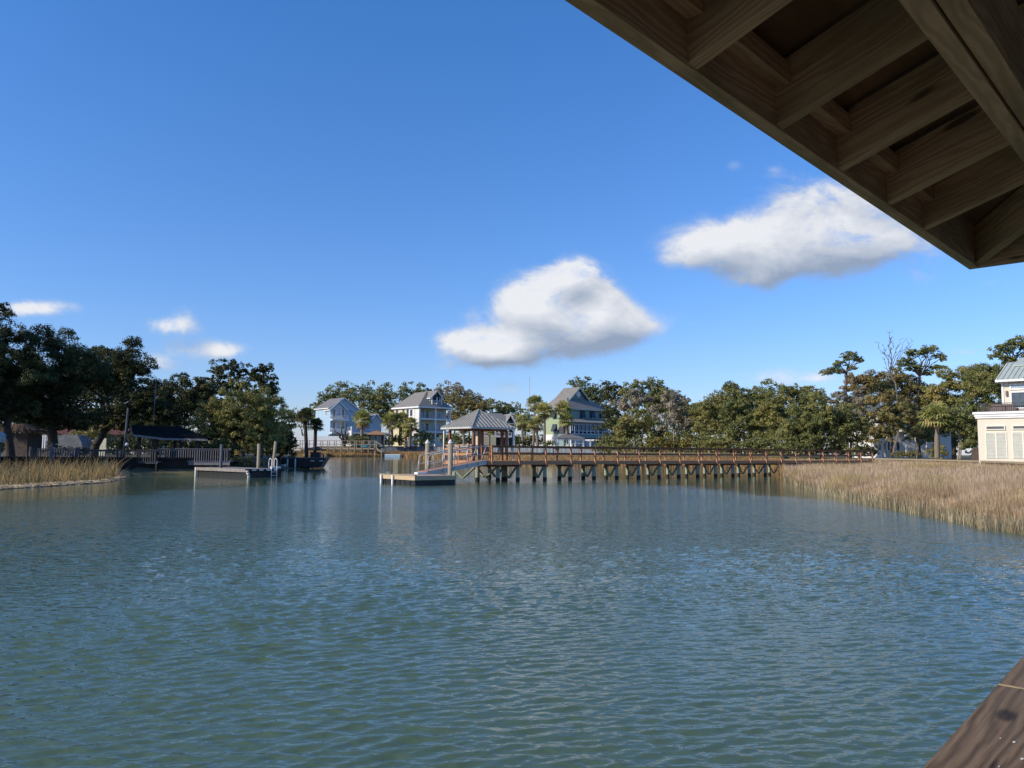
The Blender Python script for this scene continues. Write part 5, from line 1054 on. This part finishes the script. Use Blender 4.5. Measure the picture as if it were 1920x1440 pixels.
# right bank, front row
FR_ = [(128, 1195, 846, [(1190, 792, 40, 34), (1170, 812, 28, 26)], 'olive', 'pale', .3, 'spreading olive tree with pale limbs beside green house'),
 (134, 1190, 846, [(1185, 758, 42, 28)], 'pale', 'pale', .55, 'pinkish half bare tree at the left end of right tree line'),
 (122, 1265, 848, [(1265, 780, 40, 38), (1255, 745, 22, 18)], 'pale', 'pale', .45, 'whitish bare branched tree left of the dark green oaks'),
 (118, 1330, 848, [(1325, 790, 36, 36), (1345, 760, 34, 20)], 'olive', 'pale', .15, 'sunlit olive oak with pale twigs near mid boardwalk'),
 (112, 1390, 850, [(1395, 795, 44, 40), (1375, 770, 34, 28)], 'mid', 'dark', 0, 'bright green oak over middle of the boardwalk'),
 (108, 1455, 850, [(1455, 800, 40, 40), (1450, 765, 40, 30)], 'olive', 'dark', 0, 'olive oak left of the big dark round oak'),
 (98, 1540, 852, [(1535, 785, 66, 50), (1510, 815, 60, 36), (1590, 810, 40, 40)], 'mid', 'dark', 0, 'big round dark oak above the boardwalk end'),
 (106, 1600, 854, [(1598, 752, 42, 30)], 'pale', 'pale', .6, 'whitish bare tree with spreading limbs below leaning pine'),
 (96, 1674, 858, [(1660, 775, 48, 40), (1700, 785, 44, 36), (1650, 815, 30, 24)], 'brown', 'dark', .3, 'russet oak with two dark trunks at the boardwalk end'),
 (100, 1720, 858, [(1735, 815, 36, 26)], 'mid', 'dark', .2, 'small oak in front of the white house'),
 (84, 1795, 858, [(1800, 790, 40, 34), (1815, 815, 30, 34)], 'mid', 'pale', .1, 'leafy oak leaning beside the cream building wall')]
for D, bx_, by_, bl, mt, bk, ai, lb in FR_: tree('oak_tree', D, (bx_, by_), bl, mt, lb, group=RO, bark=bk, airy=ai, twigs=3 if bk == 'pale' else 1, nlimb=12)
for D, px, py, rx, ry, mt, lb in [(116, 1160, 832, 34, 18, 'olive', 'low olive bush right of the green house'), (112, 1235, 834, 40, 16, 'yellow', 'yellowish autumn bush behind the boardwalk'), (112, 1280, 834, 36, 15, 'yellow', 'orange tinted bush under the whitish bare tree'),
    (106, 1340, 832, 44, 20, 'olive', 'low olive bush under the sunlit oak'), (100, 1420, 836, 44, 16, 'mid', 'low green bush behind mid boardwalk'), (96, 1490, 840, 50, 14, 'mid', 'low green bush left of boardwalk end'), (110, 1130, 840, 24, 10, 'mid', 'small bush behind the pergola'),
    (86, 1757, 848, 22, 16, 'olive', 'rounded bush at the foot of the palm'), (90, 1700, 852, 30, 8, 'brown', 'low brown shrubs before the white house'), (92, 1625, 846, 26, 14, 'dark', 'dark bush at the end of the boardwalk')]:
    tree('shrub', D, (px, py+ry), [(px, py, rx, ry)], mt, lb, 'shrub', 'shrubs behind the boardwalk', trunk=False, zmin=-.9, dens=5)
for D, px, py, rx, ry, mt, lb in [(262, 668, 826, 26, 12, 'mid', 'shrub left of the orange roofed shelter'), (262, 745, 826, 22, 12, 'dark', 'dark shrub right of the orange roofed shelter'), (262, 790, 822, 26, 16, 'mid', 'green shrub in front of the yellow house'), (220, 850, 825, 30, 12, 'mid', 'shrub between the yellow house and pierhead'), (182, 985, 832, 16, 7, 'dark', 'dark shrub left of the tallest palm'), (176, 1030, 832, 14, 7, 'mid', 'potted looking shrub at the green house corner')]:
    tree('shrub', D, (px, py+ry), [(px, py, rx, ry)], mt, lb, 'shrub', 'shrubs by the far houses', trunk=False, zmin=-.9, dens=5)
for D, px, py, rx, ry, mt, lb in [(165, 1160, 805, 50, 44, 'dark', 'dark wood edge tree behind the pinkish bare tree'), (165, 1240, 808, 54, 40, 'mid', 'dark wood edge tree behind the whitish bare tree'), (165, 1325, 812, 56, 36, 'mid', 'wood edge tree low behind the sunlit olive oak'), (165, 1410, 808, 56, 40, 'dark', 'wood edge tree behind the bright green oak'),
    (165, 1500, 806, 60, 42, 'dark', 'wood edge tree behind the big round oak'), (150, 1600, 790, 56, 56, 'mid', 'wood edge tree left of the white house'), (150, 1680, 780, 50, 50, 'dark', 'wood edge tree behind the russet oak'), (148, 1790, 790, 56, 58, 'dark', 'wood edge tree right of the white house')]:
    tree('oak_tree', D, (px, 852), [(px, py, rx, ry)], mt, lb, group='wood edge on the right bank', leaf=4.6, dens=5)
for i in range(14):
    px = 1150+i*50; tree('shrub', 140 if px < 1640 else 132, (px, 858), [(px, 836, 40, 22)], ('dark', 'mid', 'mid', 'olive')[i % 4], 'low thicket shrub closing the gap under the right bank trees', 'shrub', 'thicket under the right bank trees', trunk=False, dens=4, leaf=5)
for i in range(13):
    px = 1152+i*38; tree('shrub', float(land(px)[1])+3, (px, 855), [(px, 846, 26, 9)], ('mid', 'olive', 'dark', 'mid')[i % 4], 'small low shrub at the top of the bank behind the boardwalk', 'shrub', 'low shrubs lining the bank behind the boardwalk', trunk=False, dens=5, leaf=4)
for i in range(12):
    px = 648+i*34; tree('shrub', 305, (px, 842), [(px, 826, 24, 13)], ('mid', 'dark', 'far')[i % 3], 'low shrub filling the gap between the far houses', 'shrub', 'shrubs filling the gaps between far houses', trunk=False, dens=4.5, leaf=4)
for i in range(11):
    px = -10+i*50; tree('shrub', 98, (px, 858), [(px, 832, 38, 24)], 'dark', 'low thicket shrub behind everything on the left bank', 'shrub', 'thicket behind the left bank oaks', trunk=False, dens=4, leaf=5)
# pines and the snag
tree('pine_tree', 112, (1595, 853), [(1592, 668, 20, 11), (1610, 676, 13, 8), (1577, 682, 14, 9), (1565, 694, 18, 9), (1548, 700, 13, 7), (1600, 690, 10, 6)], 'pine', 'leaning pine with wind bent crown above the bare tree', 'pine tree', leaf=2.8, dens=6.5, bark='pine', trunk_px=4.5, fork=.80, lobe=.55, flat=.6, nlimb=16)
tree('pine_tree', 116, (1725, 853), [(1716, 662, 24, 11), (1740, 656, 22, 11), (1760, 668, 14, 8), (1700, 676, 16, 8), (1768, 674, 9, 6), (1712, 690, 18, 10), (1758, 690, 16, 9), (1692, 684, 12, 7), (1738, 700, 14, 7)], 'pine', 'tall flat topped pine right of the bare snag', 'pine tree', leaf=2.8, dens=6.5, bark='pine', trunk_px=5, fork=.72, lobe=.55, flat=.6, nlimb=22)
tree('pine_tree', 92, (1905, 853), [(1880, 655, 26, 13), (1912, 645, 26, 16), (1940, 660, 30, 22), (1868, 668, 16, 9), (1895, 678, 24, 12), (1925, 690, 26, 16), (1960, 640, 26, 18)], 'pine', 'tall pine rising behind the cream building roof', 'pine tree', leaf=3.1, dens=6.5, bark='pine', trunk_px=6, fork=.75, lobe=.55, flat=.65, nlimb=20)
def snag():
    D = 114; root = P(1674, 852, D); k = D/F; o = thing('bare_tree', root, 0, 'leafless dead snag standing above the russet oak', 'dead tree'); m = MB(); rg = random.Random(5)
    top = P(1672, 640, D)-root; tr = branch_paths((0, 0, 0), (top.x*.7, 0, top.z*.82), 6, .15); limb(m, tr, 2.2*k, 1.0*k, 7)
    def rec(a, d, ln, r, dep):
        b = a+d*ln; mid = a.lerp(b, .5)+Vector((rg.uniform(-1, 1), rg.uniform(-1, 1), rg.uniform(-.4, 1)))*ln*.12; limb(m, [a, mid, b], r, r*.6, 5)
        if dep == 0: return
        for i in range(rg.choice((2, 3, 3))):
            nd_ = (d+Vector((rg.uniform(-.9, .9), rg.uniform(-.7, .7), rg.uniform(-.3, .35)))).normalized(); rec(a.lerp(b, rg.uniform(.45, 1)), nd_, ln*rg.uniform(.5, .75), r*.55, dep-1)
    for (px, py, f) in ((1644, 642, .90), (1708, 641, .90), (1662, 634, 1.0), (1691, 636, .97), (1650, 650, .84), (1703, 652, .86), (1681, 629, 1.0), (1669, 625, 1.0), (1660, 668, .74), (1690, 640, .93)):
        a = Vector((top.x*.7*f, 0, top.z*.82*f)); e = P(px, py, D)-root; e.y = rg.uniform(-1.2, 1.2); pts = branch_paths(a, e, 6, .25); limb(m, pts, .75*k, .25*k, 5)
        for s_ in range(9):
            b_ = pts[rg.choice((2, 3, 4, 5, 6))]; d_ = ((e-a).normalized()*.7+Vector((rg.uniform(-.8, .8), rg.uniform(-.6, .6), rg.uniform(-.5, .8)))).normalized(); c_ = b_+d_*rg.uniform(3, 9)*k
            limb(m, [b_, b_.lerp(c_, .5)+Vector((0, 0, rg.uniform(-.1, .1))), c_], .42*k, .16*k, 4)
    m.build('trunk', pmat('weathered_grey_bark', (.19, .16, .14), (.13, .11, .10), 4, .9), o)
snag()
# palms
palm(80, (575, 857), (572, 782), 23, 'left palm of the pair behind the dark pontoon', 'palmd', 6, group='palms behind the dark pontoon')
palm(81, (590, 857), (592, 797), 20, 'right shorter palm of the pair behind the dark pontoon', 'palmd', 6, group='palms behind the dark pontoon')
palm(266, (678, 830), (679, 787), 26, 'palm in front of the blue house deck', 'palm', 5.5)
palm(262, (735, 832), (733, 792), 25, 'left palm beside the yellow house', 'palm', 6, group='palms before the yellow house'); palm(264, (750, 834), (752, 790), 25, 'middle palm before the yellow house', 'palm', 6, group='palms before the yellow house')
palm(260, (768, 836), (770, 797), 21, 'right palm before the yellow house', 'palm', 5, group='palms before the yellow house'); palm(261, (760, 838), (762, 812), 15, 'small low palm under the yellow house', 'palm', 4, group='palms before the yellow house')
palm(222, (1000, 838), (1003, 757), 23, 'slim back palm left of the green house', 'palm', 4, group='tall palms beside the green house'); palm(178, (1021, 838), (1021, 772), 26, 'leading palm casting shadow on green wall', 'palm', 4.5, group='tall palms beside the green house')
palm(180, (1060, 838), (1057, 768), 24, 'palm in front of the green house corner', 'palm', 5, group='tall palms beside the green house'); palm(178, (1063, 838), (1063, 788), 20, 'lower palm crowding the green house corner', 'palm', 5, group='tall palms beside the green house')
palm(190, (1008, 838), (1006, 797), 23, 'short bushy palm left of the green house', 'palm', 5, group='tall palms beside the green house'); palm(215, (980, 838), (979, 790), 18, 'palm between the grey roofed house and tall palms', 'palm', 4.5, group='tall palms beside the green house')
palm(84, (1757, 853), (1757, 782), 38, 'sunlit palm with pale trunk before the white house', 'palm', 8)
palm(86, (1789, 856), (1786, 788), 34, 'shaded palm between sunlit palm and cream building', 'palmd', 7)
palm(215, (870, 834), (869, 806), 15, 'small palm seen left under the pierhead roof', 'palm', 4); palm(205, (917, 836), (918, 808), 14, 'small palm seen between the pierhead posts', 'palm', 4)
# driftwood like bare branch by the far fence
def bare(px, py, D, tips, label, r=1.6):
    root = P(px, py, D); o = thing('bare_tree', root, 0, label, 'dead tree'); m = MB(); k = D/F
    for (a, b_) in tips: limb(m, branch_paths((0, 0, 0), P(a, b_, D)-root, 5, .3), r*k, r*.3*k, 6)
    m.build('trunk', M_BARK, o)
bare(645, 832, 255, [(627, 804), (650, 795), (640, 802), (656, 812), (633, 810)], 'crooked bare tree before the blue house', 2.2)

# ------------------------------------------------------------------ marsh grass
def grass(n, px0, px1, tfun, hmin, hmax, wbase, wk, lean=.22, dpow=1.6, edge=0.0, fr=(0, 1)):
    px = RNG.uniform(px0, px1, n); Ds, Db, zt = land(px); u = RNG.uniform(0, 1, n)**dpow; D = Ds+edge+(Db-.8-Ds-edge)*(fr[0]+(fr[1]-fr[0])*u)
    keep = (Db-Ds) > 1.5; px, D = px[keep], D[keep]; n = len(px)
    D = D+RNG.normal(0, .5, n)*0; x = gx(px, D); z = marsh_z(px, D)-.03
    cl = np.sin(x*1.7+np.sin(D*.9)*2)*.5+np.sin(D*2.3+x*.6)*.5
    h = RNG.uniform(hmin, hmax, n)*(1+.14*cl); t_ = np.clip((D-land(px)[0])/3, 0, 1); h *= .6+.4*t_
    az = RNG.uniform(0, 2*math.pi, n); ln = np.abs(RNG.normal(0, lean, n))*h; w = wbase+wk*D; fa = RNG.uniform(0, math.pi, n)*.0+RNG.normal(0, .5, n)
    b = np.stack([x, D, z], 1); s = np.stack([np.cos(fa), np.sin(fa), fa*0], 1)*(w*.5)[:, None]
    m_ = b+np.stack([np.cos(az)*ln*.35, np.sin(az)*ln*.35, h*.55], 1); tp = b+np.stack([np.cos(az)*ln, np.sin(az)*ln, h], 1)
    q1 = np.stack([b-s, b+s, m_+s*.8, m_-s*.8], 1); q2 = np.stack([m_-s*.8, m_+s*.8, tp+s*.15, tp-s*.15], 1)
    return np.concatenate([q1, q2], 1).reshape(-1, 3)
M_GR = pmat('dry_marsh_grass', (.70, .52, .34), (.38, .265, .145), .5, .8, island=.5, transl=.2, c3=(.46, .35, .14), s3=.22)
M_GR2 = pmat('rusty_marsh_grass', (.44, .27, .11), (.28, .17, .07), .3, .8, island=.4, transl=.15)
M_GR3 = pmat('golden_bank_grass', (.38, .25, .10), (.22, .17, .07), .6, .8, island=.4, transl=.15)
V_ = grass(240000, 1466, 2500, None, .5, .85, .0025, .0005, .12); tag(link('marsh_grass', npmesh('marsh_grass', V_, 4), M_GR), 'tall dry tan marsh grass filling the right foreground bank', 'grass', kind='stuff')
V_ = grass(9000, 1466, 2500, None, .35, .75, .003, .0005, .2, fr=(-.045, .02), dpow=.8); tag(link('marsh_grass', npmesh('marsh_grass_edge', V_, 4), pmat('pale_marsh_stalks', (.52, .44, .27), (.26, .20, .11), .5, .8, island=.5, transl=.2)), 'sparse pale stalks standing in the water at the right marsh edge', 'grass', kind='stuff')
V_ = grass(60000, 990, 1466, None, .6, 1.0, .01, .0009, dpow=1.0); tag(link('marsh_grass', npmesh('marsh_grass_back', V_, 4), M_GR2), 'rusty brown marsh grass behind the boardwalk', 'grass', kind='stuff')
V_ = grass(26000, 560, 1000, None, .9, 1.5, .03, .0011, dpow=1.0); tag(link('marsh_grass', npmesh('marsh_grass_far', V_, 4), M_GR2), 'brown marsh edge below the far boardwalk and bulkhead', 'grass', kind='stuff')
V_ = grass(4600, -420, 225, None, .35, 1.15, .006, .00045, .5, dpow=1.3, fr=(.05, .6)); tag(link('bank_grass', npmesh('bank_grass', V_, 4), M_GR3), 'golden tufts of grass on the left bank', 'grass', kind='stuff')
# wrack line of flattened reeds at the left shore
n = 2600; px = RNG.uniform(-300, 235, n); D = land(px)[0]+np.abs(RNG.normal(.5, .45, n)); x = gx(px, D); az = RNG.normal(0, .5, n); ln = RNG.uniform(.2, .6, n)
c = np.stack([x, D, marsh_z(px, D)+RNG.uniform(0, .07, n)], 1); d = np.stack([np.cos(az)*ln, np.sin(az)*ln, RNG.uniform(-.02, .05, n)], 1)*.5; s = np.stack([c[:, 0]*0, c[:, 0]*0+.004, c[:, 0]*0+.012], 1)
tag(link('reed_wrack', npmesh('reed_wrack', np.stack([c-d-s, c+d-s, c+d+s, c-d+s], 1).reshape(-1, 3), 4), pmat('bleached_reeds', (.48, .38, .25), (.32, .24, .15), 2, .8, island=.4)), 'bleached flattened reeds along the left waterline', 'reeds', kind='stuff')
